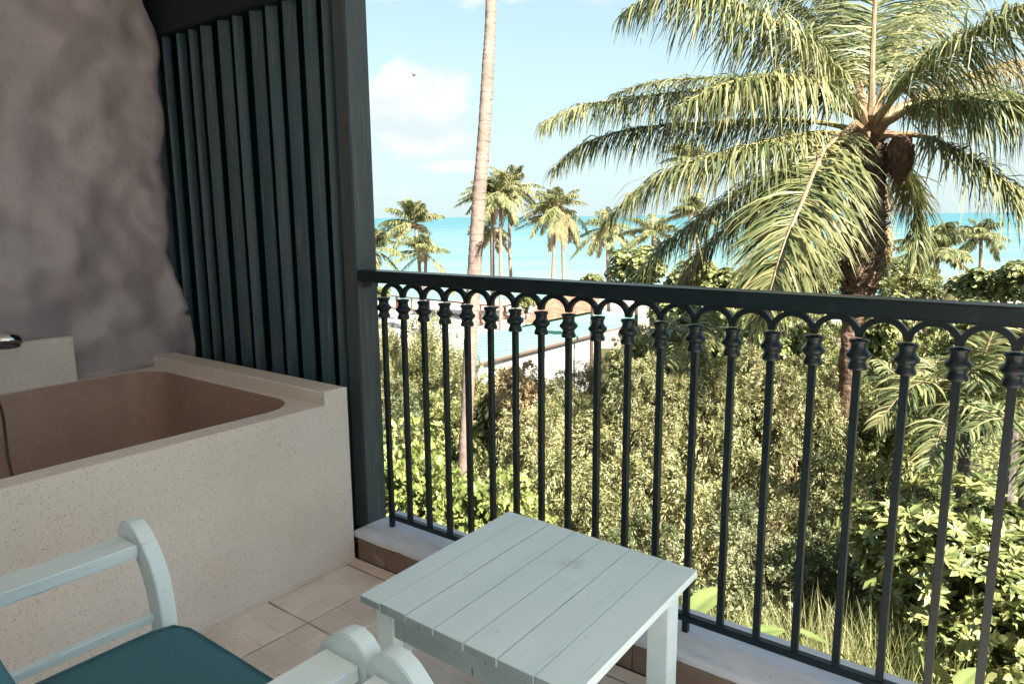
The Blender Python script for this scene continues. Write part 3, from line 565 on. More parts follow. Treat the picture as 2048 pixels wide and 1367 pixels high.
# ------------------------------------------------------------------ armchairs
def armchair(cx, label, group):
    ch = empty('armchair', (cx, .5, 0)); tag(ch, label, 'armchair', group)
    prof = [(-1.732, 0), (-1.732, .30), (-1.734, .487), (-1.738, .545), (-1.750, .600), (-1.772, .645), (-1.803, .684), (-1.835, .713), (-1.862, .727), (-1.888, .729), (-1.912, .721), (-1.930, .704), (-1.937, .682), (-1.934, .660), (-1.920, .642), (-1.898, .634), (-1.872, .640), (-1.858, .652), (-1.846, .640), (-1.826, .607), (-1.806, .560), (-1.796, .500), (-1.793, .30), (-1.790, 0)]
    for s in (1, -1):
        for name, ya, yb, zt_ in (('front_post', .800, .840, None), ('back_post', .100, .140, .70)):
            m_ = MB()
            P = [((x+1.445)*s + cx, z) for x, z in (prof if name == 'front_post' else [(-1.732, 0), (-1.732, .95), (-1.78, .95), (-1.785, 0)])]
            m_.prism_y(P, ya, yb); m_.obj(name, 'paint', ch, bevel=.0025, segs=2, auto=30)
        def bx(name, xa, xb, ya, yb, za, zb, bv=.003):
            m_ = MB(); q = sorted(((xa+1.445)*s + cx, (xb+1.445)*s + cx)); m_.box(q[0], q[1], ya, yb, za, zb); m_.obj(name, 'paint', ch, bevel=bv)
        bx('arm_rail', -1.915, -1.820, .10, .7995, .648, .682, .004)
        bx('side_rail', -1.790, -1.767, .185, .7995, .488, .511)
        bx('seat_rail', -1.788, -1.752, .185, .7995, .36, .43)
    for name, ya, yb, za, zb in (('front_rail', .808, .832, .36, .43), ('back_rail', .150, .175, .36, .43), ('back_rail', .106, .134, .86, .945), ('back_rail', .106, .134, .60, .64)):
        m_ = MB(); m_.box(cx-.286, cx+.286, ya, yb, za, zb); m_.obj(name, 'paint', ch, bevel=.003)
    for k in range(7):
        m_ = MB(); m_.box(cx-.285, cx+.285, .20+.085*k, .262+.085*k, .4302, .445); m_.obj('seat_slat', 'paint', ch, bevel=.002, segs=1)
    def cushion(name, hx, hy, hz, M_):
        bm = bmesh.new(); bmesh.ops.create_cube(bm, size=2); bmesh.ops.subdivide_edges(bm, edges=bm.edges[:], cuts=13, use_grid_fill=True)
        for v in bm.verts:
            x, y, z = v.co; px_, py_ = 1-abs(x)**6, 1-abs(y)**6
            crown = (max(px_, 0)*max(py_, 0))**.35
            r_ = (abs(x)**10 + abs(y)**10)**.1 if True else 1; k_ = 1/max(r_, 1e-6) if r_ > 1 else 1
            v.co = Vector((x*k_*hx, y*k_*hy, z*hz*(.62 + .38*crown) + .0025*noise.noise((x*3+cx, y*3, z)) ))
        me_ = bpy.data.meshes.new(name); bmesh.ops.transform(bm, matrix=M_, verts=bm.verts); bm.to_mesh(me_); bm.free(); me_.materials.append(MT['teal']); me_.polygons.foreach_set('use_smooth', [True]*len(me_.polygons))
        o = link(name, me_, ch); pm = MB(); pts = []
        for k in range(49):
            a = 2*math.pi*k/48; c_, s_ = math.cos(a), math.sin(a); r2 = (abs(c_)**10 + abs(s_)**10)**(-.1); pts.append(M_ @ Vector((c_*r2*hx*1.0, s_*r2*hy*1.0, hz*.60)))
        pm.tube(pts, .0038, 6, cap=False); po_ = MB(); link('piping', pm.mesh('piping', 'teal', smooth=True), o)
        o.children[0].location = (0, 0, 0); return o
    cushion('seat_cushion', .272, .285, .030, Matrix.Translation((cx, .545, .476)))
    cushion('back_cushion', .268, .235, .055, Matrix.Translation((cx, .300, .735)) @ Matrix.Rotation(R_(106), 4, 'X'))
    return ch
armchair(-1.445, 'pale blue-grey wooden armchair with scrolled arms and teal cushions beside the bathtub', 'armchairs side by side')
armchair(-.462, 'second scroll-armed armchair, mostly out of frame, its arm touching the nearer side of the first', 'armchairs side by side')

# ------------------------------------------------------------------ foliage builders
def frames(D, Nn):
    D = D/np.linalg.norm(D, axis=1, keepdims=True); S = np.cross(D, Nn); S /= np.linalg.norm(S, axis=1, keepdims=True)+1e-9; return D, S, np.cross(S, D)
def leaves(P, D, Nn, Lg, Wd, kind='oval', fold=.25, droop=.15):
    """P base points, D directions, Nn rough normals, Lg lengths, Wd half-widths -> triangles or quads"""
    D, S, U = frames(D, Nn); n = len(P); Lg = Lg[:, None]; Wd = Wd[:, None]
    if kind == 'quad':
        V = np.stack([P, P + D*Lg*.45 + S*Wd + U*Wd*fold, P + D*Lg - U*Lg*droop, P + D*Lg*.45 - S*Wd + U*Wd*fold], 1)
        F = np.array([[0, 1, 2], [0, 2, 3]])
    elif kind == 'oval':
        V = np.stack([P, P + D*Lg*.30 + S*Wd*.85 + U*Wd*fold, P + D*Lg*.68 + S*Wd*.8 + U*Wd*fold - U*Lg*droop*.3, P + D*Lg - U*Lg*droop, P + D*Lg*.68 - S*Wd*.8 + U*Wd*fold - U*Lg*droop*.3, P + D*Lg*.30 - S*Wd*.85 + U*Wd*fold], 1)
        F = np.array([[0, 1, 2], [0, 2, 3], [0, 3, 4], [0, 4, 5]])
    elif kind == 'heart':
        V = np.stack([P + D*Lg*.12, P - D*Lg*.05 + S*Wd*.6 + U*Wd*fold*.6, P + D*Lg*.28 + S*Wd + U*Wd*fold, P + D*Lg*.65 + S*Wd*.6, P + D*Lg - U*Lg*droop, P + D*Lg*.65 - S*Wd*.6, P + D*Lg*.28 - S*Wd + U*Wd*fold, P - D*Lg*.05 - S*Wd*.6 + U*Wd*fold*.6], 1)
        F = np.array([[0, 1, 2], [0, 2, 3], [0, 3, 4], [0, 4, 5], [0, 5, 6], [0, 6, 7]])
    k = V.shape[1]; FF = (F[None] + (np.arange(n)*k)[:, None, None]).reshape(-1, 3)
    return V.reshape(-1, 3), FF
def unit(n): v = rng.normal(size=(n, 3)); return v/np.linalg.norm(v, axis=1, keepdims=True)
def crown_points(nspr, rad, h, nl, seed, lr=(.28, .48), thin=.35):
    """spray origins on the outside of many lumps filling a dome rad x h, with outward directions"""
    g_ = np.random.default_rng(seed); C = []
    while len(C) < nl:
        p = g_.uniform(-1, 1, 3); r = np.linalg.norm(p)
        if r < 1 and r > .35: C.append(p)
    C = np.array(C); C[:, 0] *= rad*.78; C[:, 1] *= rad*.78; C[:, 2] = h*.5 + C[:, 2]*h*.42
    LR = g_.uniform(*lr, nl)*rad
    idx = g_.integers(0, nl, nspr); d = g_.normal(size=(nspr, 3)); d[:, 2] += .45; d /= np.linalg.norm(d, axis=1, keepdims=True)
    rr = LR[idx]*(1 - thin*g_.random(nspr)**2)
    P = C[idx] + d*rr[:, None]*np.array([1, 1, .85])
    return P, d
def spray_mesh(name, matn, seed, rad, h, nl, nspr, per, llen, lwid, kind, slen, style='pinnate', fold=.3, droop=.2, lr=(.28, .48), sag=.5, upb=.3):
    P, d = crown_points(nspr, rad, h, nl, seed, lr); g_ = np.random.default_rng(seed+1)
    ax = d + .55*unit(nspr); ax[:, 2] += upb; ax /= np.linalg.norm(ax, axis=1, keepdims=True)
    nrm = d*.6 + np.array([0, 0, .8]) + .35*unit(nspr); A, S, U = frames(ax, nrm)
    L_ = slen*g_.uniform(.6, 1.3, nspr); Vs = []; Fs = []; base = 0
    for k in range(per):
        tt = (k+.5)/per
        if style == 'rosette':
            ang = 2*math.pi*k/per*1.0 + g_.uniform(0, .5, nspr); el_ = g_.uniform(.1, .7, nspr)
            D = S*(np.cos(ang)*np.cos(el_))[:, None] + U*(np.sin(ang)*np.cos(el_))[:, None] + A*np.sin(el_)[:, None]; Q = P + A*(L_*.1*tt)[:, None]; Nn = A + .1*unit(nspr)
        else:
            sgn = 1 if k % 2 else -1
            Q = P + A*(L_*tt)[:, None]; Q[:, 2] -= sag*slen*tt*tt*g_.uniform(.4, 1.2, nspr)
            D = A*.75 + S*sgn*(.9-.4*tt) + .28*unit(nspr); D[:, 2] -= .25+sag*.3; Nn = U + .35*unit(nspr)
        l_ = llen*g_.uniform(.6, 1.25, nspr)*(1-.25*tt if style != 'rosette' else 1); w_ = lwid*g_.uniform(.75, 1.2, nspr)*(l_/llen)
        V, F = leaves(Q, D, Nn, l_, w_, kind, fold, droop)
        Vs.append(V); Fs.append(F+base); base += len(V)
    return npmesh(name, np.concatenate(Vs), np.concatenate(Fs), matn)
def stems_mesh(seed, rad, h, n=9, r0=.03):
    r = random.Random(seed); m_ = MB()
    for k in range(n):
        a = r.uniform(0, 6.28); q = rad*r.uniform(.3, .8); top = Vector((q*math.cos(a), q*math.sin(a), h*r.uniform(.55, .9)))
        b_ = Vector((.12*math.cos(a), .12*math.sin(a), -.5)); mid = b_.lerp(top, .5) + Vector((r.uniform(-.1, .1), r.uniform(-.1, .1), .12*h))
        P = smooth_path([b_, mid, top], 4); m_.tube(P, [r0*(1-.75*i/(len(P)-1)) for i in range(len(P))], 5)
        for _ in range(2):
            i = r.randrange(3, len(P)-1); t2 = P[i] + Vector((r.uniform(-1, 1)*rad*.4, r.uniform(-1, 1)*rad*.4, h*.15)); m_.tube([P[i], P[i].lerp(t2, .5) + Vector((0, 0, .05)), t2], [r0*.4, r0*.3, r0*.12], 4)
    return m_.mesh('branches', 'twig', smooth=True)
PROTO = {}
def proto(key, matn, seed, **kw):
    PROTO[key] = (spray_mesh('foliage', matn, seed, **kw), stems_mesh(seed, kw['rad'], kw['h']), kw['rad'], kw['h'])
fine = dict(rad=1.2, h=2.4, nl=46, nspr=4700, per=9, llen=.070, lwid=.0125, kind='quad', slen=.17, sag=.8, lr=(.13, .30))
proto('slender', 'leaf_yellow', 101, **fine)
proto('slender2', 'leaf_yellow', 171, **dict(fine, nl=36, nspr=4100, llen=.078, lwid=.0135))
proto('olive', 'leaf_dark', 111, **dict(fine, nspr=4300, llen=.050, lwid=.0145, slen=.12, nl=52, sag=.4))
proto('green', 'leaf_green', 121, **dict(fine, nspr=3300, llen=.080, lwid=.021, slen=.16, nl=38, kind='quad', sag=.5))
proto('rust', 'leaf_rust', 131, **dict(fine, nspr=1800, llen=.075, lwid=.024, slen=.13, nl=22, rad=1.0, h=1.6))
proto('vine', 'leaf_vine', 141, rad=1.2, h=2.0, nl=26, nspr=1500, per=6, llen=.105, lwid=.052, kind='heart', slen=.22, sag=.5, fold=.25)
proto('paddle', 'leaf_big', 151, rad=1.1, h=2.2, nl=22, nspr=620, per=11, llen=.155, lwid=.030, kind='oval', slen=.20, style='rosette', fold=.25, droop=.18, upb=.9)
proto('round', 'leaf_big', 161, rad=1.1, h=1.9, nl=22, nspr=900, per=8, llen=.105, lwid=.036, kind='oval', slen=.12, style='rosette', fold=.2, droop=.1, upb=.6)
proto('almond', 'leaf_green', 181, rad=1.3, h=1.5, nl=30, nspr=1500, per=8, llen=.11, lwid=.042, kind='oval', slen=.10, style='rosette', fold=.2, droop=.15, upb=.7, lr=(.18, .32))
proto('pine', 'leaf_yellow', 191, rad=1.0, h=2.6, nl=36, nspr=3200, per=8, llen=.055, lwid=.013, kind='quad', slen=.16, sag=-.2, upb=.9, lr=(.2, .34))
def shrub(name, key, px, py, d, rpx, label, cat='shrub', hmin=1.2, matn=None, group=None):
    fol, stem, rad, h = PROTO[key]; top = at(px, py, d); r = rpx/FPX*d
    gz = ground(top.x, top.y); hh_ = max(top.z-gz, hmin); e_ = empty(name, (top.x, top.y, top.z-hh_)); tag(e_, label, cat, group)
    for nm, me_ in (('foliage', fol), ('branches', stem)):
        o = bpy.data.objects.new(nm, me_); COL.objects.link(o); o.parent = e_
    # crown sits in the upper part; the height scale is limited so leaves keep their shape
    sz = hh_/(h*.98); sx = r/rad; e_.scale = (sx, sx, sz); e_.rotation_euler = (0, 0, random.uniform(0, 6.28))
    lim = (1.0 if cat == 'tree' else 1.45)*sx
    if sz > lim:
        e_.scale = (sx, sx, lim); e_.location.z = top.z - h*.98*lim
        if cat == 'tree':
            H_ = (e_.location.z - gz)/lim; m_ = MB(); q_ = .10/sx
            m_.tube(smooth_path([(0, 0, -H_-.1), (.04, .03, -H_*.5), (0, 0, h*.45)], 4), [q_*1.3, q_*1.2, q_*1.1, q_, q_*.9, q_*.8, q_*.7, q_*.6, q_*.5][:9], 8)
            o = bpy.data.objects.new('trunk', m_.mesh('trunk', 'twig', smooth=True)); COL.objects.link(o); o.parent = e_
    return e_

# near row, right outside the railing, up to the far crowns
SH = [
 # name, proto, px, py_top, depth, radius px, label
 ('flowering_shrub', 'paddle', 1935, 985, 5.3, 215, 'lush shrub with big glossy paddle leaves in rosettes, nearest the railing at far right'),
 ('leafy_shrub', 'round', 2060, 1215, 4.7, 200, 'round-leaved bush at the bottom right corner below the paddle-leaved shrub'),
 ('leafy_shrub', 'round', 1830, 1225, 5.2, 120, 'small round-leaved bush at the foot of the paddle-leaved shrub'),
 ('vine_thicket', 'vine', 815, 865, 7.0, 120, 'tangle of large pale heart-shaped vine leaves behind the first bars of the railing'),
 ('vine_thicket', 'vine', 975, 945, 6.6, 120, 'heart-leaved vine climbing over the foot of the leaning coconut trunk'),
 ('small_leaved_shrub', 'olive', 1690, 1050, 6.3, 125, 'olive small-leaved bush between the dark thicket and the paddle-leaved shrub'),
 ('slender_leaved_shrub', 'slender', 1120, 905, 7.0, 165, 'golden shrub with slender drooping leaves just beyond the back corner of the table'),
 ('slender_leaved_shrub', 'slender2', 1360, 925, 6.8, 165, 'golden shrub with slender drooping leaves beyond the right corner of the table'),
 ('small_leaved_shrub', 'olive', 1500, 1010, 6.3, 150, 'dark olive small-leaved bush with deep shaded hollows above the dry grass'),
 ('small_leaved_shrub', 'olive', 1270, 1040, 6.2, 140, 'dark olive small-leaved bush directly behind the table'),
 ('slender_leaved_shrub', 'slender', 1660, 905, 7.2, 150, 'golden drooping shrub below the foot of the big palm trunk'),
 ('small_leaved_shrub', 'olive', 1800, 930, 7.0, 130, 'olive small-leaved bush left of the feathery palm fronds'),
 ('slender_leaved_shrub', 'slender2', 1230, 795, 9.0, 150, 'golden shrub in the second row in front of the white-walled building'),
 ('slender_leaved_shrub', 'slender', 1085, 790, 9.0, 105, 'golden shrub right of the leaning coconut trunk, below the red-leaved shrub'),
 ('slender_leaved_shrub', 'slender2', 1450, 770, 9.2, 170, 'wide golden shrub in the second row left of the big palm trunk'),
 ('slender_leaved_shrub', 'slender', 1640, 760, 9.8, 120, 'golden shrub against the lower trunk of the big palm'),
 ('leafy_shrub', 'green', 1790, 745, 9.6, 140, 'green shrub right of the big palm trunk'),
 ('leafy_shrub', 'green', 890, 770, 12.0, 90, 'green shrub behind the leaning coconut trunk'),
 ('small_leaved_shrub', 'olive', 780, 760, 11, 100, 'olive shrub beside the post, behind the vine leaves'),
 ('feathery_shrub', 'pine', 860, 618, 14, 125, 'tall feathery yellow-green bush seen through the first bars of the railing'),
 ('feathery_shrub', 'pine', 765, 640, 13, 70, 'feathery yellow-green bush hard against the dark post'),
 ('rusty_shrub', 'rust', 1045, 726, 11.4, 72, 'shrub with rusty orange leaves below the green roof'),
 ('leafy_shrub', 'green', 1320, 730, 11.0, 95, 'green shrub behind the middle bars, below the right end of the white building'),
 ('slender_leaved_shrub', 'slender', 1300, 705, 8.9, 95, 'golden shrub top right of the white building wall, behind the middle bars'),
 ('slender_leaved_shrub', 'slender2', 1400, 680, 9.1, 90, 'golden shrub top in line with the small palm behind the middle bars'),
 ('slender_leaved_shrub', 'slender', 1500, 690, 9.6, 95, 'golden shrub top behind the middle bars, below the tip of the hanging frond'),
 ('slender_leaved_shrub', 'slender2', 1600, 700, 9.3, 90, 'golden shrub top just left of the lower trunk of the big palm'),
 ('slender_leaved_shrub', 'slender', 1120, 738, 11.2, 85, 'golden shrub at the foot of the white building wall, right of the rusty shrub'),
 ('leafy_shrub', 'green', 985, 728, 12.2, 62, 'green shrub between the leaning trunk and the rusty shrub'),
 ('feathery_shrub', 'pine', 1175, 708, 13.5, 55, 'small spiky bush in front of the white building wall'),
 ('leafy_shrub', 'green', 1285, 640, 13.5, 85, 'green shrub hiding the right end of the white building'),
 ('leafy_shrub', 'almond', 1400, 625, 13, 100, 'yellow-green shrub behind the middle of the railing arches'),
 ('leafy_shrub', 'almond', 1560, 640, 12.5, 105, 'yellow-green shrub behind the hanging frond tip'),
 ('leafy_shrub', 'green', 1845, 650, 13, 105, 'green shrub behind the right-hand arches'),
 ('leafy_shrub', 'almond', 1985, 640, 12, 110, 'light green shrub behind the last arches at right'),
 ('leafy_shrub', 'green', 1670, 690, 11.5, 75, 'green shrub left of the lower trunk of the big palm'),
 ('tree', 'almond', 1275, 497, 26, 75, 'spreading almond tree with pale tiers of leaves, left of the drooping fronds'),
 ('tree', 'almond', 1400, 520, 24, 90, 'almond tree crown half hidden by the drooping fronds'),
 ('tree', 'green', 1545, 500, 22, 85, 'round green crown behind the hanging front frond'),
 ('tree', 'green', 1650, 470, 22, 70, 'green crown close left of the big palm trunk'),
 ('tree', 'green', 1815, 505, 20, 80, 'round green crown close right of the big palm trunk'),
 ('tree', 'slender', 1905, 575, 19, 55, 'low golden crown beside the gap where the sea shows'),
 ('tree', 'almond', 1965, 540, 17, 70, 'yellow-green crown above the handrail near the right edge'),
 ('tree', 'almond', 2070, 520, 16, 85, 'light crown cut by the right edge of the picture'),
 ('tree', 'almond', 1185, 548, 34, 30, 'low bushy crown just above the handrail, left of the spreading almond tree'),
 ('tree', 'almond', 1052, 588, 50, 26, 'small tree seen under the arches in front of the beach'),
 ('tree', 'almond', 1125, 586, 52, 24, 'small tree above the terracotta roof, seen under the arches'),
 ('leafy_shrub', 'almond', 1480, 592, 17, 85, 'pale green shrub just under the handrail, left of the hanging frond tip'),
 ('leafy_shrub', 'green', 1625, 600, 16, 85, 'green shrub just under the handrail, left of the big trunk'),
 ('leafy_shrub', 'almond', 1775, 598, 16, 85, 'pale green shrub just under the handrail, right of the big trunk'),
 ('leafy_shrub', 'green', 1920, 600, 16, 95, 'green shrub just under the handrail, above the feathery palm'),
 ('leafy_shrub', 'almond', 1345, 610, 18, 80, 'pale green shrub just under the handrail, behind the green shrub by the building'),
 ('tree', 'almond', 765, 575, 40, 22, 'small tree at the beach seen right of the post'),
]
for a in SH: shrub(*a[:6], label=a[6], cat='tree' if a[0] == 'tree' else 'shrub')

# low undergrowth that covers the slope
def blades(n, area, lo, hi, wd, seed, name, lean=.35):
    g_ = np.random.default_rng(seed); PX, PY, DD = area
    P = []
    for _ in range(n):
        px, d = g_.uniform(*PX), g_.uniform(*DD); q = at(px, 700, d); P.append((q.x, q.y, ground(q.x, q.y)))
    P = np.array(P); D = np.array([0, 0, 1]) + lean*unit(n); L_ = g_.uniform(lo, hi, n); D, S, U = frames(D, unit(n)); Ls = L_[:, None]; w = wd
    bend = U*Ls*g_.uniform(.05, .6, n)[:, None]
    V = np.stack([P - S*w, P + S*w, P + D*Ls*.5 + bend*.25 + S*w*.8, P + D*Ls*.5 + bend*.25 - S*w*.8, P + D*Ls + bend], 1)
    F = np.array([[0, 1, 2], [0, 2, 3], [3, 2, 4]]); FF = (F[None] + (np.arange(n)*5)[:, None, None]).reshape(-1, 3)
    return link(name, npmesh(name, V.reshape(-1, 3), FF, 'grass'))
o = blades(5500, ((1200, 2000), 0, (4.2, 5.6)), .22, .60, .0035, 5, 'grass'); tag(o, 'tall dry yellow grass along the foot of the railing', 'grass', kind='stuff')
o = blades(6000, ((700, 1200), 0, (4.2, 7.2)), .35, .8, .0045, 6, 'grass'); tag(o, 'dry grass among the vine leaves by the kerb', 'grass', kind='stuff')
g_ = np.random.default_rng(77); n = 26000
q = []
for _ in range(n):
    v = g_.uniform(6.6, 30)**1.0; u = g_.uniform(-.75, .85)*v; x, y = VX*v + VY*u, VY*v - VX*u
    if y < 3.2: y = 3.2 + g_.random()
    q.append((x, y, ground(x, y) + g_.uniform(.05, .9)))
q = np.array(q); D = unit(n); D[:, 2] *= .5
V, F = leaves(q, D, np.array([0, 0, 1.]) + .5*unit(n), g_.uniform(.10, .22, n), g_.uniform(.03, .06, n), 'oval', .2, .2)
o = link('undergrowth', npmesh('undergrowth', V, F, 'leaf_green')); tag(o, 'low leafy undergrowth covering the slope between the shrubs', 'undergrowth', kind='stuff')

# ------------------------------------------------------------------ palms
def frond_parts(P, npairs, Lmax, droop, width, spread=1.0, fwd=.45, rr=.02, seed=0, start=.14, seg=3, tipk=.35, curl=.15, upv=None, mess=.4):
    """P: smooth rachis points; returns rachis MB tube data and leaflet arrays"""
    g_ = np.random.default_rng(seed); P = np.array([tuple(p) for p in P]); n = len(P)
    seglen = np.linalg.norm(np.diff(P, axis=0), axis=1); cum = np.concatenate([[0], np.cumsum(seglen)]); cum /= cum[-1]
    t_ = np.repeat(np.linspace(start, .995, npairs), 2) + g_.normal(0, .003, npairs*2); t_ = np.clip(t_, start, .998); sg = np.tile([1., -1.], npairs)
    Q = np.stack([np.interp(t_, cum, P[:, k]) for k in range(3)], 1)
    Q2 = np.stack([np.interp(np.clip(t_+.02, 0, 1), cum, P[:, k]) for k in range(3)], 1); Q1 = np.stack([np.interp(np.clip(t_-.02, 0, 1), cum, P[:, k]) for k in range(3)], 1)
    T = Q2-Q1; T /= np.linalg.norm(T, axis=1, keepdims=True)+1e-9
    upw = np.array(upv if upv is not None else (0, 0, 1.)); S = np.cross(T, upw); S /= np.linalg.norm(S, axis=1, keepdims=True)+1e-6; U = np.cross(S, T)
    prof = np.interp(t_, [start, start+.12, .4, .75, 1.0], [.45, .8, 1.0, .75, tipk]); L_ = Lmax*prof*g_.uniform(1-.45*mess, 1.12, len(t_))
    fw_ = fwd + .5*t_**2
    d0 = S*(sg*spread)[:, None] + T*fw_[:, None] + U*g_.uniform(.0, .35, len(t_))[:, None] + (.06+.16*mess)*g_.normal(size=(len(t_), 3)); d0 /= np.linalg.norm(d0, axis=1, keepdims=True)
    pts = [Q]; dirs = []; cur = Q.copy(); dr = droop*g_.uniform(1-.6*mess, 1+.7*mess, len(t_))
    for k in range(seg):
        d = d0 + np.array([0, 0, -1.])*(dr*(k+.35)/seg*1.8)[:, None] + curl*g_.normal(size=(len(t_), 3))*.4; d /= np.linalg.norm(d, axis=1, keepdims=True); dirs.append(d); cur = cur + d*(L_/seg)[:, None]; pts.append(cur)
    Vs = []
    tw = .6*g_.normal(size=(len(t_), 3))
    for k in range(seg):
        d = dirs[k]; Wv = np.cross(d, U + tw*.5); Wv /= np.linalg.norm(Wv, axis=1, keepdims=True)+1e-9
        w = width*(.65, 1.0, .8, .5)[k] if seg >= 3 else width*(.8, .9)[k]
        Vs += [pts[k] - Wv*w, pts[k] + Wv*w]
    Vs.append(pts[seg]); V = np.stack(Vs, 1); K = V.shape[1]; F = []
    for k in range(seg-1): a = 2*k; F += [[a, a+1, a+3], [a, a+3, a+2]]
    a = 2*(seg-1); F.append([a, a+1, a+2])
    FF = (np.array(F)[None] + (np.arange(len(t_))*K)[:, None, None]).reshape(-1, 3)
    return V.reshape(-1, 3), FF
def frond(parent, ctrl, seed, npairs=120, Lmax=.95, droop=1.2, width=.016, spread=1.0, r0=.035, matn='palm_leaf', label=None, **kw):
    P = smooth_path(ctrl, 8); m_ = MB(); n_ = len(P)
    m_.tube(P, [r0*(1-.93*min(1, (i/(n_-1))**.7)) + .003 for i in range(n_)], 7)
    o = m_.obj('frond', kw.pop('rmat', 'rachis'), parent, smooth=True)
    V, F = frond_parts(P, npairs, Lmax, droop, width, spread, seed=seed, **kw)
    lf = link('leaflets', npmesh('leaflets', V, F, matn), o); lf.location = (0, 0, 0)
    # leaflets are in world coordinates like their frond
    if label: o['label'] = label
    return o
# the big palm on the right
D0 = 9.6
base = at(1738, 300, D0); bp_ = empty('coconut_palm', (at(1700, 900, D0).x, at(1700, 900, D0).y, ground(*at(1700, 900, D0).xy)))
tag(bp_, 'big shaggy palm with long drooping fronds filling the right side, trunk behind the handrail', 'palm tree')
tp = [at(1742, 262, D0), at(1738, 320, D0), at(1733, 400, D0), at(1728, 470, D0), at(1722, 540, D0), at(1715, 600, D0), at(1705, 660, D0), at(1697, 760, D0)]
tp.append(Vector((tp[-1].x, tp[-1].y, ground(*tp[-1].xy)-.3)))
P = smooth_path(tp, 8); rr = np.interp(np.linspace(0, 1, len(P)), np.linspace(0, 1, 9), [.15, .20, .21, .255, .235, .185, .135, .125, .17])
m_ = MB(); m_.tube(P, [r*(1 + .05*math.sin(i*2.1)) for i, r in enumerate(rr)], 18, rough=.06); m_.obj('trunk', 'old_bark', bp_, smooth=True)
# old leaf bases as rough scales round the upper trunk
m_ = MB()
for k in range(620):
    s = (k/620)**.9*.70; i = s*(len(P)-1); a_ = k*2.399 + random.uniform(-.3, .3); p = P[int(i)].lerp(P[min(int(i)+1, len(P)-1)], i % 1); r = rr[int(i)]*1.0
    o_ = Vector((math.cos(a_), math.sin(a_), 0)); s_ = Vector((-math.sin(a_), math.cos(a_), 0)); w = random.uniform(.03, .075); h_ = random.uniform(.03, .08); ou = random.uniform(.02, .085)
    c_ = p + o_*(r-.01)
    m_.add([c_ - s_*w, c_ + s_*w, c_ + s_*w*.5 + o_*ou + Vector((0, 0, h_)), c_ - s_*w*.4 + o_*(ou*random.uniform(.5, 1.3)) + Vector((0, 0, h_*random.uniform(.6, 1.2))), c_ + Vector((0, 0, h_*.2)) - o_*.02, c_ - Vector((0, 0, .02))], [(0, 1, 2, 3), (5, 1, 0), (2, 4, 3), (1, 4, 2), (3, 4, 0)])
o = m_.obj('leaf_scales', 'old_bark', bp_); o['kind'] = 'stuff'
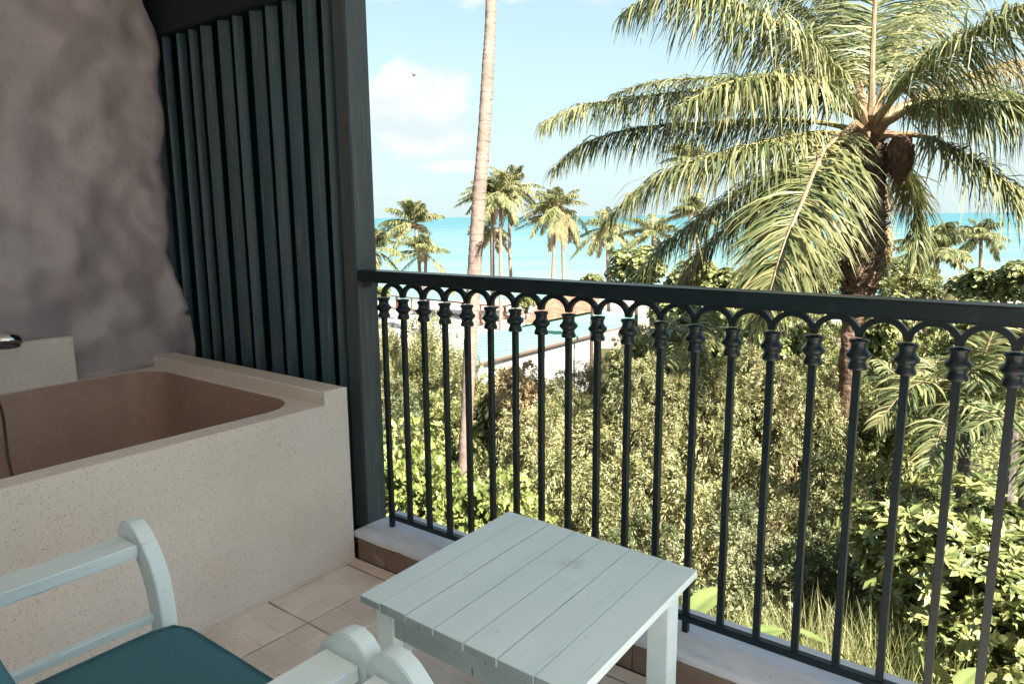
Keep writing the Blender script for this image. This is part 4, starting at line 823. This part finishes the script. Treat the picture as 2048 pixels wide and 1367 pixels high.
FR = [  # control points (px, py, depth offset), pairs, leaflet length, droop, width, spread, radius, dry?
 ([(1722, 240, 0), (1665, 180, -.5), (1560, 152, -1.0), (1450, 168, -1.4), (1350, 215, -1.6)], 125, .95, 2.2, .022, .8, .04, 0),
 ([(1715, 232, .1), (1620, 185, .2), (1500, 172, 0), (1367, 184, -.2), (1269, 196, -.4), (1160, 212, -.7), (1082, 250, -.9)], 150, .80, 2.2, .017, .7, .04, 0),
 ([(1718, 225, .5), (1600, 170, 1.1), (1474, 156, 1.4), (1380, 158, 1.6), (1300, 166, 1.8), (1222, 190, 2.0)], 120, .55, 1.3, .015, .8, .035, 0),
 ([(1718, 262, 0), (1640, 245, .1), (1537, 240, .2), (1430, 246, .2), (1342, 250, .1), (1245, 262, .0), (1160, 292, -.1), (1105, 340, -.2)], 150, .80, 2.2, .016, .6, .04, 0),
 ([(1715, 272, -.2), (1635, 266, -.5), (1537, 284, -.9), (1440, 306, -1.1), (1342, 340, -1.2), (1260, 392, -1.2), (1200, 460, -1.1)], 150, .88, 2.3, .018, .6, .04, 0),
 ([(1715, 285, .4), (1635, 298, .3), (1562, 332, .2), (1464, 392, .1), (1342, 478, 0), (1262, 560, 0)], 135, .90, 2.0, .018, .7, .04, 0),
 ([(1718, 292, .8), (1612, 335, .8), (1513, 408, .8), (1415, 490, .8), (1362, 565, .7)], 120, .95, 1.9, .018, .7, .035, 1),
 ([(1710, 250, -.3), (1650, 302, -.8), (1602, 410, -1.3), (1568, 490, -1.5), (1540, 585, -1.6), (1522, 650, -1.55)], 125, 1.15, .8, .022, 1.0, .042, 0),
 ([(1722, 220, -.2), (1698, 185, -.3), (1635, 112, -.6), (1562, 52, -.9), (1489, 14, -1.1), (1400, -12, -1.3), (1318, -14, -1.4), (1245, 25, -1.4)], 150, 1.05, 2.2, .018, .75, .045, 0),
 ([(1728, 215, .5), (1692, 120, .9), (1625, 40, 1.1), (1545, -25, 1.3), (1450, -50, 1.4)], 120, 1.05, 1.5, .018, .9, .04, 0),
 ([(1732, 215, .6), (1705, 110, .9), (1668, 0, 1.1), (1615, -110, 1.2)], 110, 1.0, 1.2, .018, 1.0, .04, 0),
 ([(1744, 230, -.2), (1745, 120, -.1), (1750, 0, .0), (1756, -150, .2), (1764, -300, .6)], 120, 1.1, .5, .019, 1.1, .048, 0),
 ([(1756, 215, .5), (1790, 110, .9), (1850, 18, 1.2), (1930, -60, 1.4), (2020, -110, 1.5)], 120, 1.1, 1.2, .018, 1.0, .04, 0),
 ([(1764, 225, -.3), (1820, 160, -.9), (1900, 92, -1.5), (1985, 42, -1.9), (2070, 10, -2.2), (2190, 0, -2.5)], 130, 1.0, 1.5, .017, .9, .045, 0),
 ([(1772, 225, .6), (1815, 204, .9), (1899, 164, 1.1), (1970, 138, 1.2), (2048, 122, 1.3), (2200, 140, 1.4)], 100, .9, 2.2, .016, .7, .04, 1),
 ([(1775, 228, .3), (1840, 203, .5), (1943, 188, .6), (2048, 190, .6), (2210, 240, .5)], 130, .9, 2.0, .016, .7, .04, 0),
 ([(1770, 245, -.3), (1850, 208, -.8), (1950, 200, -1.2), (2048, 215, -1.4), (2190, 275, -1.5)], 150, 1.0, 2.2, .018, .65, .042, 0),
 ([(1768, 268, -.2), (1830, 270, -.4), (1884, 286, -.7), (1973, 338, -1.0), (2048, 396, -1.2), (2140, 490, -1.3), (2200, 600, -1.3)], 140, 1.15, 1.0, .020, .9, .042, 0),
 ([(1765, 300, .4), (1800, 330, .6), (1826, 400, .8), (1836, 470, .8), (1834, 525, .8)], 100, .75, 1.6, .018, .8, .035, 0),
 ([(1722, 295, .9), (1650, 370, 1.4), (1608, 450, 1.5), (1590, 520, 1.5)], 100, .8, 1.5, .018, .8, .03, 1),
 ([(1750, 300, .2), (1758, 380, .45), (1765, 470, .5), (1762, 540, .45)], 80, .5, 1.8, .016, .6, .03, 1),
]
for k, (c_, npz, Lm, dr, wd, spd, r0, dry) in enumerate(FR):
    frond(bp_, [at(x, y, D0+z) for x, y, z in c_], 300+k, int(npz*2.3), Lm*1.04, dr, wd*.62, spd, r0, 'palm_old' if dry else 'palm_leaf', start=.13 if k not in (14,) else .2, seg=4, mess=.6 if k in (7, 11) else 1.0, curl=.3, rmat='petiole' if k in (7, 11, 17, 14) else 'rachis')
# thick petiole bases, sheath fibre and the brown flower bunch
for c_ in [p[0] for p in FR]:
    a, b_, cc = at(*c_[0][:2], D0+c_[0][2]), at(*c_[1][:2], D0+c_[1][2]), at(1742, 285, D0)
    m_ = MB(); q_ = a.lerp(b_, .45); m_.tube([cc, a, q_], [.10, .062, .036], 7, rough=.08); m_.obj('petiole', 'petiole', bp_, smooth=True)
m_ = MB()
for k in range(900):
    a = random.uniform(0, 6.28); z = random.uniform(-.55, .25); r = .10 + .12*max(0, 1-abs(z+.1)/.5); p = at(1742, 285, D0) + Vector((math.cos(a)*r, math.sin(a)*r, z))
    q_ = p + Vector((random.gauss(0, .06) + math.cos(a)*.08, random.gauss(0, .06) + math.sin(a)*.08, random.uniform(-.22, .12))); w = random.uniform(.003, .012); s_ = Vector((-math.sin(a), math.cos(a), 0))*w
    m_.add([p-s_, p+s_, q_], [(0, 1, 2)])
o = m_.obj('sheath_fibre', 'fibre', bp_); o['kind'] = 'stuff'
cb = at(1800, 312, D0-.25)
bm = bmesh.new(); bmesh.ops.create_icosphere(bm, subdivisions=4, radius=1)
for v in bm.verts: v.co = Vector((v.co.x*.17, v.co.y*.17, v.co.z*.27))*(1 + .18*noise.noise(v.co*3) + .10*noise.noise(v.co*11))
me = bpy.data.meshes.new('flower_bunch'); bm.to_mesh(me); bm.free(); me.materials.append(MT['fibre']); fb = link('flower_bunch', me, bp_, cb)
m_ = MB()
for k in range(1500):
    d = Vector((random.gauss(0, 1), random.gauss(0, 1), random.gauss(0, 1))).normalized(); p = Vector((d.x*.165, d.y*.165, d.z*.26)); q_ = p*1.12 + Vector((0, 0, -random.uniform(.03, .14))); s_ = d.cross(Vector((0, 0, 1))).normalized()*random.uniform(.002, .006)
    m_.add([p-s_, p+s_, q_], [(0, 1, 2)])
o = link('strands', m_.mesh('strands', 'fibre'), fb, cb); o['kind'] = 'stuff'; o.location = (0, 0, 0)

# leaning coconut trunk
ct = empty('coconut_palm', (0, 0, 0)); DT = 10.2
tp = [at(996, -1100, DT+.3), at(988, -450, DT+.2), at(982, 0, DT+.1), at(976, 130, DT+.05), at(968, 270, DT), at(958, 400, DT), at(949, 540, DT), at(940, 700, DT), at(934, 830, DT), at(929, 950, DT)]
g0 = tp[-1]; gz = ground(g0.x, g0.y); ct.location = (g0.x, g0.y, gz); tp.append(Vector((g0.x, g0.y, min(gz-.2, g0.z-.3))))
tag(ct, 'tall coconut palm whose bare pinkish trunk leans across sky and railing left of centre', 'palm tree')
P = smooth_path(tp, 20); n_ = len(P)
rad = np.interp(np.linspace(0, 1, n_), np.linspace(0, 1, 11), [.066, .071, .077, .084, .091, .096, .099, .094, .086, .089, .105])
m_ = MB(); m_.tube(P, [r*(1.03 if i % 3 == 0 else .985) for i, r in enumerate(rad)], 20, rough=.008); m_.obj('trunk', 'coco_bark', ct, smooth=True, auto=70)
m_ = MB()
for i in range(0, n_, 2):
    p = P[i]; a = random.uniform(0, 6.28); pts = [p + Vector((math.cos(a+b_)*rad[i]*1.022, math.sin(a+b_)*rad[i]*1.022, random.uniform(-.008, .008))) for b_ in np.linspace(0, random.uniform(2, 5.5), 12)]
    m_.tube(pts, .0030, 4, cap=False)
o = m_.obj('ring_scars', 'grey_bark', ct); o['kind'] = 'stuff'
for k in range(17):
    a = k*2.399; el0 = random.uniform(-.3, .9); dv = Vector((math.cos(a)*math.cos(el0), math.sin(a)*math.cos(el0), math.sin(el0))); L0 = random.uniform(3.6, 4.4); c0 = tp[0]
    pts = [c0 + dv*L0*s + Vector((0, 0, -1))*(s**2)*L0*.42 for s in (0, .25, .5, .75, 1)]
    frond(ct, pts, 700+k, 60, .85, 1.4, .022, .9, .035, seg=3)

# distant beach palms: two prototypes, copied
def beach_palm_fronds(root, top, seed, n, Ls, wind, scale):
    r = random.Random(seed)
    for k in range(n):
        a = k*2.399 + r.uniform(-.25, .25); el0 = r.uniform(-.4, 1.4); L0 = Ls*r.uniform(.8, 1.1)
        dv = Vector((math.cos(a)*math.cos(el0), math.sin(a)*math.cos(el0), math.sin(el0)))
        dv = (dv + wind*.30).normalized()
        pts = [top + dv*L0*s + Vector((wind.x*.25, wind.y*.25, -1))*(s**2.1)*L0*(.40 if el0 > -.1 else .62) for s in (0, .25, .5, .75, 1)]
        frond(root, pts, seed*50+k, 60, .85*scale, 1.3, .030*scale, .85, .04, seg=2, tipk=.4, start=.18, matn='palm_leaf' if el0 > -.25 else 'palm_old')
wind = Vector((VY*.9, -VX*.9, 0))*-.6
def beach_palm(px, py, d, bpx, bpy_, seed, n, Ls, label, curve=0, tw=.15, top_r=None):
    top = at(px, py, d); b_ = at(bpx, bpy_, d); gz = ground(b_.x, b_.y)
    k = (top.z-gz)/max(top.z-b_.z, .1); foot = top + (b_-top)*k; foot.z = gz
    e_ = empty('coconut_palm', foot); tag(e_, label, 'palm tree', 'palms along the beach')
    mid = top.lerp(foot, .5) + rt*curve; P = smooth_path([top, top.lerp(mid, .5) + rt*curve*.3, mid, foot.lerp(mid, .4) + rt*curve*.2, foot - Vector((0, 0, .3))], 8)
    m_ = MB(); nn = len(P); m_.tube(P, [tw*(.75 + .35*i/nn)*(1.04 if i % 2 else .97) for i in range(nn)], 9); m_.obj('trunk', 'coco_bark', e_, smooth=True)
    beach_palm_fronds(e_, top, seed, int(n*1.35), Ls*1.08, wind, 1.0)
    if seed % 2 == 0:
        m_ = MB()
        for q_ in range(6): a = q_*1.05; m_.lathe([(.02, -.13), (.10, -.08), (.125, 0), (.09, .09), (.02, .12)], tuple(top + Vector((.2*math.cos(a), .2*math.sin(a), -.22 + .06*(q_ % 2)))), 7)
        m_.obj('coconuts', 'fibre', e_, smooth=True)
    return e_
BPL = [
 (830, 448, 56, 836, 550, 2, 22, 2.9, 'full wind-blown beach palm nearest the dark post', .15),
 (852, 508, 54, 850, 580, 3, 14, 2.5, 'short beach palm with a low spreading crown in front of the full one', 0),
 (747, 500, 52, 750, 570, 5, 18, 2.7, 'beach palm half hidden by the dark post', 0),
 (984, 392, 58, 986, 560, 7, 18, 2.7, 'beach palm whose crown shows left of the leaning trunk', 0),
 (1001, 384, 57, 1001, 560, 4, 18, 2.5, 'middle one of three thin beach palms right of the leaning trunk', 0),
 (1022, 376, 60, 1027, 560, 6, 22, 3.0, 'tallest beach palm, rightmost of the three beside the leaning trunk', -.25),
 (982, 458, 64, 984, 560, 9, 13, 1.9, 'small low beach palm between the thin trunks', 0),
 (1117, 412, 58, 1121, 560, 8, 22, 2.8, 'beach palm with dark curving trunk, right one of the pair', .25),
 (1110, 440, 61, 1105, 560, 11, 17, 2.7, 'beach palm with pale straight trunk, left one of the pair', 0),
 (1214, 455, 60, 1216, 560, 10, 16, 2.6, 'single slim beach palm left of the drooping fronds', 0),
 (1306, 465, 56, 1304, 560, 13, 14, 2.4, 'beach palm seen between the drooping fronds and the almond tree', 0),
 (1377, 318, 62, 1384, 560, 12, 15, 2.7, 'high beach palm behind the drooping fronds', 0),
 (1962, 470, 50, 1961, 560, 14, 14, 2.0, 'slim palm right of the sea gap under the right-hand frond', 0),
 (1878, 500, 34, 1862, 600, 15, 15, 2.2, 'low palm with dark fronds over the sea right of the big trunk', 0),
 (1395, 425, 52, 1395, 560, 16, 12, 2.2, 'beach palm almost hidden behind the drooping fronds', 0),
]
for a in BPL: beach_palm(*a[:8], label=a[8], curve=a[9])

# feathery areca palm at right behind the bars, and its neighbour
def clump_palm(name, px, py, d, n, Ls, label, seed, spread_el=(.3, 1.3)):
    c_ = at(px, py, d); gz = ground(c_.x, c_.y); e_ = empty(name, (c_.x, c_.y, gz)); tag(e_, label, 'palm'); r = random.Random(seed)
    m_ = MB(); m_.tube([Vector((c_.x, c_.y, gz-.1)), Vector((c_.x+.03, c_.y, (gz+c_.z)/2)), c_], [.09, .06, .045], 8); m_.obj('trunk', 'grey_bark', e_, smooth=True)
    for k in range(n):
        a = k*2.399 + r.uniform(-.3, .3); el0 = r.uniform(*spread_el); L0 = Ls*r.uniform(.75, 1.15); dv = Vector((math.cos(a)*math.cos(el0), math.sin(a)*math.cos(el0), math.sin(el0)))
        pts = [c_ + dv*L0*s + Vector((0, 0, -1))*(s**2.2)*L0*r.uniform(.30, .6) for s in (0, .25, .5, .75, 1)]
        frond(e_, pts, seed*40+k, 55, .42, .6, .010, .9, .014, seg=3, start=.15, rmat='petiole')
clump_palm('areca_palm', 1935, 830, 6.9, 17, 1.35, 'feathery pale palm with arching fronds behind the last bars at right', 21)
clump_palm('areca_palm', 1370, 690, 11, 9, 1.0, 'young palm with short fronds among the shrubs behind the middle bars', 22)
clump_palm('areca_palm', 2040, 720, 8.2, 9, 1.3, 'feathery palm cut off by the right edge behind the last bar', 23, (.5, 1.4))
# grey palm trunk at the right edge
c_ = at(2052, 900, 6.0); gz = ground(c_.x, c_.y); e_ = empty('palm_trunk', (c_.x, c_.y, gz)); tag(e_, 'stout grey palm trunk cut by the right edge of the picture', 'palm tree')
P = smooth_path([at(2062, 880, 6.0), at(2056, 960, 6.0), at(2050, 1060, 6.0), Vector((at(2050, 1060, 6.0).x, at(2050, 1060, 6.0).y, gz-.2))], 10)
m_ = MB(); m_.tube(P, [.065*(1.06 if i % 2 else .98) for i in range(len(P))], 14, rough=.03); m_.obj('trunk', 'grey_bark', e_, smooth=True)
for k in range(10):
    a = k*2.399; dv = Vector((math.cos(a)*.8, math.sin(a)*.8, random.uniform(.2, .9))).normalized(); L0 = 1.1
    frond(e_, [P[0] + dv*L0*s + Vector((0, 0, -1))*(s**2)*L0*.5 for s in (0, .25, .5, .75, 1)], 900+k, 40, .35, .8, .010, .9, .012, seg=3)

# banana-like broad leaves poking up by the bottom rail
def big_leaf(parent, base_, tip, wid, droop_, seed):
    A, B = Vector(base_), Vector(tip); m_ = MB(); n_ = 16; T = (B-A).normalized(); S = T.cross(Vector((0, 0, 1))).normalized()
    rows = []
    for i in range(n_+1):
        s = i/n_; p = A.lerp(B, s) + Vector((0, 0, 1))*math.sin(s*math.pi*.9)*droop_; w = wid*(math.sin(math.pi*min(1, s*.93+.07))**.6 if s < 1 else 0)
        row = []
        for j in range(-4, 5):
            f_ = j/4; rip = .006*math.sin(s*55 + abs(f_)*2.0)*abs(f_)
            row.append(p + S*w*f_ + Vector((0, 0, abs(f_)*w*.38 - f_*f_*w*.22 + rip)))
        rows.append(row)
    vs_ = [v for r_ in rows for v in r_]; fs_ = [(i*9+j, i*9+j+1, (i+1)*9+j+1, (i+1)*9+j) for i in range(n_) for j in range(8)]
    m_.add(vs_, fs_); m_.obj('leaf', 'banana', parent, smooth=True)
for k, (px, py, d, lab, lv) in enumerate([
    (1425, 1290, 4.3, 'broad-leaved plant with ribbed pale leaves poking up beside the table corner', [((1375, 1235), (1450, 1180), .085), ((1470, 1285), (1570, 1262), .07)]),
    (1640, 1340, 3.9, 'broad green leaf just above the bottom rail, right of the table', [((1600, 1265), (1690, 1320), .07), ((1620, 1340), (1560, 1290), .05)]),
    (1880, 1400, 3.6, 'broad green leaf by the bottom of the last bars at right', [((1840, 1300), (1905, 1390), .06), ((1900, 1400), (1960, 1340), .05)])]):
    c_ = at(px, py, d); gz = ground(c_.x, c_.y); e_ = empty('banana_plant', (c_.x, c_.y, gz)); tag(e_, lab, 'plant')
    for (a, b_, w) in lv:
        big_leaf(e_, at(*a, d), at(*b_, d+.15), w, .03, k)
        m_ = MB(); m_.tube([Vector((c_.x, c_.y, gz)), c_.lerp(at(*a, d), .5) - Vector((0, 0, .1)), at(*a, d)], [.02, .014, .008], 6); m_.obj('stalk', 'banana', e_, smooth=True)

# ------------------------------------------------------------------ buildings by the beach
def onz(px, py, z):
    v = at(px, py, 1)-CAM; return CAM + v*((z-CH)/v.z)
rz = -4.3
A, B, C_, D_, E_, F_ = [onz(*q, rz) for q in ((940, 668), (960, 722), (1246, 650), (1292, 632), (1190, 620), (1000, 660))]
bd = empty('pool_building', (B.x, B.y, -7.3)); tag(bd, 'low white building with a pale green metal roof beyond the shrubs', 'building')
m_ = MB(); top = [A, B, C_, D_, E_, F_]
m_.add([tuple(p) for p in top] + [tuple(p - Vector((0, 0, .06))) for p in top], [(0,1,2,3,4,5), (11,10,9,8,7,6)] + [(i, (i+1) % 6, (i+1) % 6+6, i+6) for i in range(6)]); m_.obj('roof', 'green_roof', bd)
dr_ = (C_-B).normalized(); m_ = MB(); L0 = (C_-B).length; back = (E_-C_); back = Vector((back.x, back.y, 0)).normalized()
nrm_ = Vector((-dr_.y, dr_.x, 0)); nrm_ = nrm_ if nrm_.dot(Vector((VX, VY, 0))) > 0 else -nrm_
for k in range(int(L0/.6)):
    p = B + dr_*(.6*k+.3); ln = 4.2 + 5.5*(k*.6/L0)*0
    m_.tube([p + Vector((0, 0, .012)), p + nrm_*ln + Vector((0, 0, .012))], .018, 4)
o = m_.obj('roof_seams', 'green_roof', bd); o['kind'] = 'stuff'
def wallseg(nm, a, b_, z0, z1, th, matn):
    d = (b_-a).normalized(); q_ = Vector((-d.y, d.x, 0))*th; m_ = MB(); P_ = [a, b_, b_+q_, a+q_]
    m_.add([(p.x, p.y, z) for z in (z0, z1) for p in P_], [(3,2,1,0), (4,5,6,7), (0,1,5,4), (1,2,6,5), (2,3,7,6), (3,0,4,7)]); return m_.obj(nm, matn, bd)
wallseg('fascia', B - nrm_*.02, C_ - nrm_*.02, rz-.16, rz-.061, .04, 'fascia')
w0, w1 = B + nrm_*.22 + dr_*.2, B.lerp(C_, .80) + nrm_*.22
wallseg('wall', w0, w1, -7.4, rz-.07, .2, 'white')
wallseg('wall_band', w0 + dr_*1.6 - nrm_*.03, w1 - nrm_*.03, rz-.62, rz-.30, .02, 'pinkgrey')
wallseg('column', w1 + dr_*.15, w1 + dr_*.40, -7.4, rz-.07, .25, 'pinkgrey')
wallseg('column', w1 + dr_*3.0, w1 + dr_*3.25, -7.4, rz-.07, .25, 'white')
wallseg('end_wall', A + Vector((0, 0, 0)), w0 - dr_*.05, -7.4, rz-.07, .2, 'white')
# terracotta pavilion roof
pv = empty('tiled_pavilion', tuple(onz(1120, 640, -7.3))); tag(pv, 'low pavilion with a ribbed terracotta tile roof behind the green roof', 'building')
q1, q2, q3, q4 = onz(1050, 644, -4.0), onz(1196, 616, -4.0), onz(1200, 606, -3.6), onz(1085, 604, -3.62); q3 = onz(1150, 600, -3.0)
q3 = q4 + (q2-q1)*.9
m_ = MB(); m_.add([tuple(q) for q in (q1, q2, q3, q4)] + [tuple(q - Vector((0, 0, .12))) for q in (q1, q2, q3, q4)], [(0,1,2,3), (7,6,5,4), (0,4,5,1), (1,5,6,2), (2,6,7,3), (3,7,4,0)]); m_.obj('roof', 'terracotta', pv)
m_ = MB(); nr = 34
for k in range(nr):
    s = (k+.5)/nr; a, b_ = q1.lerp(q2, s), q4.lerp(q3, s); n_ = 14; m_.tube([a.lerp(b_, i/n_) + Vector((0, 0, .03 + .025*(i % 2))) for i in range(n_+1)], .075, 5)
o = m_.obj('roof_tiles', 'terracotta', pv); o['kind'] = 'stuff'
m_ = MB(); m_.tube([q4 + Vector((0, 0, .06)), q3 + Vector((0, 0, .06))], .11, 6); m_.obj('ridge', 'terracotta', pv)
for s in (.08, .5, .92):
    p = q1.lerp(q2, s) + (q4-q1)*.12; m_ = MB(); m_.box(p.x-.1, p.x+.1, p.y-.1, p.y+.1, -7.4, p.z-.02); m_.obj('column', 'white', pv)
# paved terrace and its brown timber rail
m_ = MB(); a, b_, c__, d__ = onz(700, 662, -7.30), onz(1060, 690, -7.30), onz(1100, 628, -7.30), onz(700, 612, -7.30)
m_.add([tuple(p) for z in (0, -.5) for p in (a + Vector((0, 0, z)), b_ + Vector((0, 0, z)), c__ + Vector((0, 0, z)), d__ + Vector((0, 0, z)))], [(0,1,2,3), (7,6,5,4), (0,4,5,1), (1,5,6,2), (2,6,7,3), (3,7,4,0)])
tag(m_.obj('terrace', 'paving'), kind='structure')
def timber_rail(p0, p1, hgt, n, label):
    a, b_ = Vector(p0), Vector(p1); e_ = empty('timber_fence', a); tag(e_, label, 'fence', None)
    m_ = MB(); m_.tube([a + Vector((0, 0, hgt)), b_ + Vector((0, 0, hgt))], .07, 4); m_.obj('top_rail', 'brownwood', e_)
    m_ = MB(); m_.tube([a + Vector((0, 0, .12)), b_ + Vector((0, 0, .12))], .10, 4); m_.obj('bottom_rail', 'terracotta', e_)
    for k in range(n):
        p = a.lerp(b_, k/(n-1)); m_ = MB(); m_.box(p.x-.05, p.x+.05, p.y-.05, p.y+.05, p.z, p.z+hgt-.06); m_.obj('post', 'brownwood', e_)
        if k % 2 == 0: m_ = MB(); m_.box(p.x+.12, p.x+.22, p.y-.05, p.y+.05, p.z, p.z+hgt-.06); m_.obj('post', 'brownwood', e_)
pa, pb = onz(735, 611, -7.25), onz(1000, 642, -7.25)
timber_rail(pa, pb, 1.25, 9, 'brown timber rail along the beach terrace, seen under the arches')
pa, pb = onz(960, 650, -7.25), onz(1052, 626, -7.25)
timber_rail(pa, pb, 1.1, 5, 'short brown timber rail turning back behind the terrace corner')
# bird
bq = at(828, 151, 60); e_ = empty('bird', bq); tag(e_, 'tiny dark bird in the sky above the cloud', 'bird')
m_ = MB(); m_.lathe([(.01, -.16), (.05, -.06), (.055, .04), (.02, .13), (.005, .17)], (0, 0, 0), 7); me = m_.mesh('body', 'bird', smooth=True); me.transform(Matrix.Rotation(R_(80), 4, 'Y')); link('body', me, e_, bq)
for s in (1, -1):
    m_ = MB(); m_.add([(.05, 0, .02), (-.06, 0, .02), (-.06, s*.16, .12), (.02, s*.17, .13), (-.05, s*.34, .06)], [(0, 1, 2, 3), (3, 2, 4)]); link('wing', m_.mesh('wing', 'bird'), e_, bq)
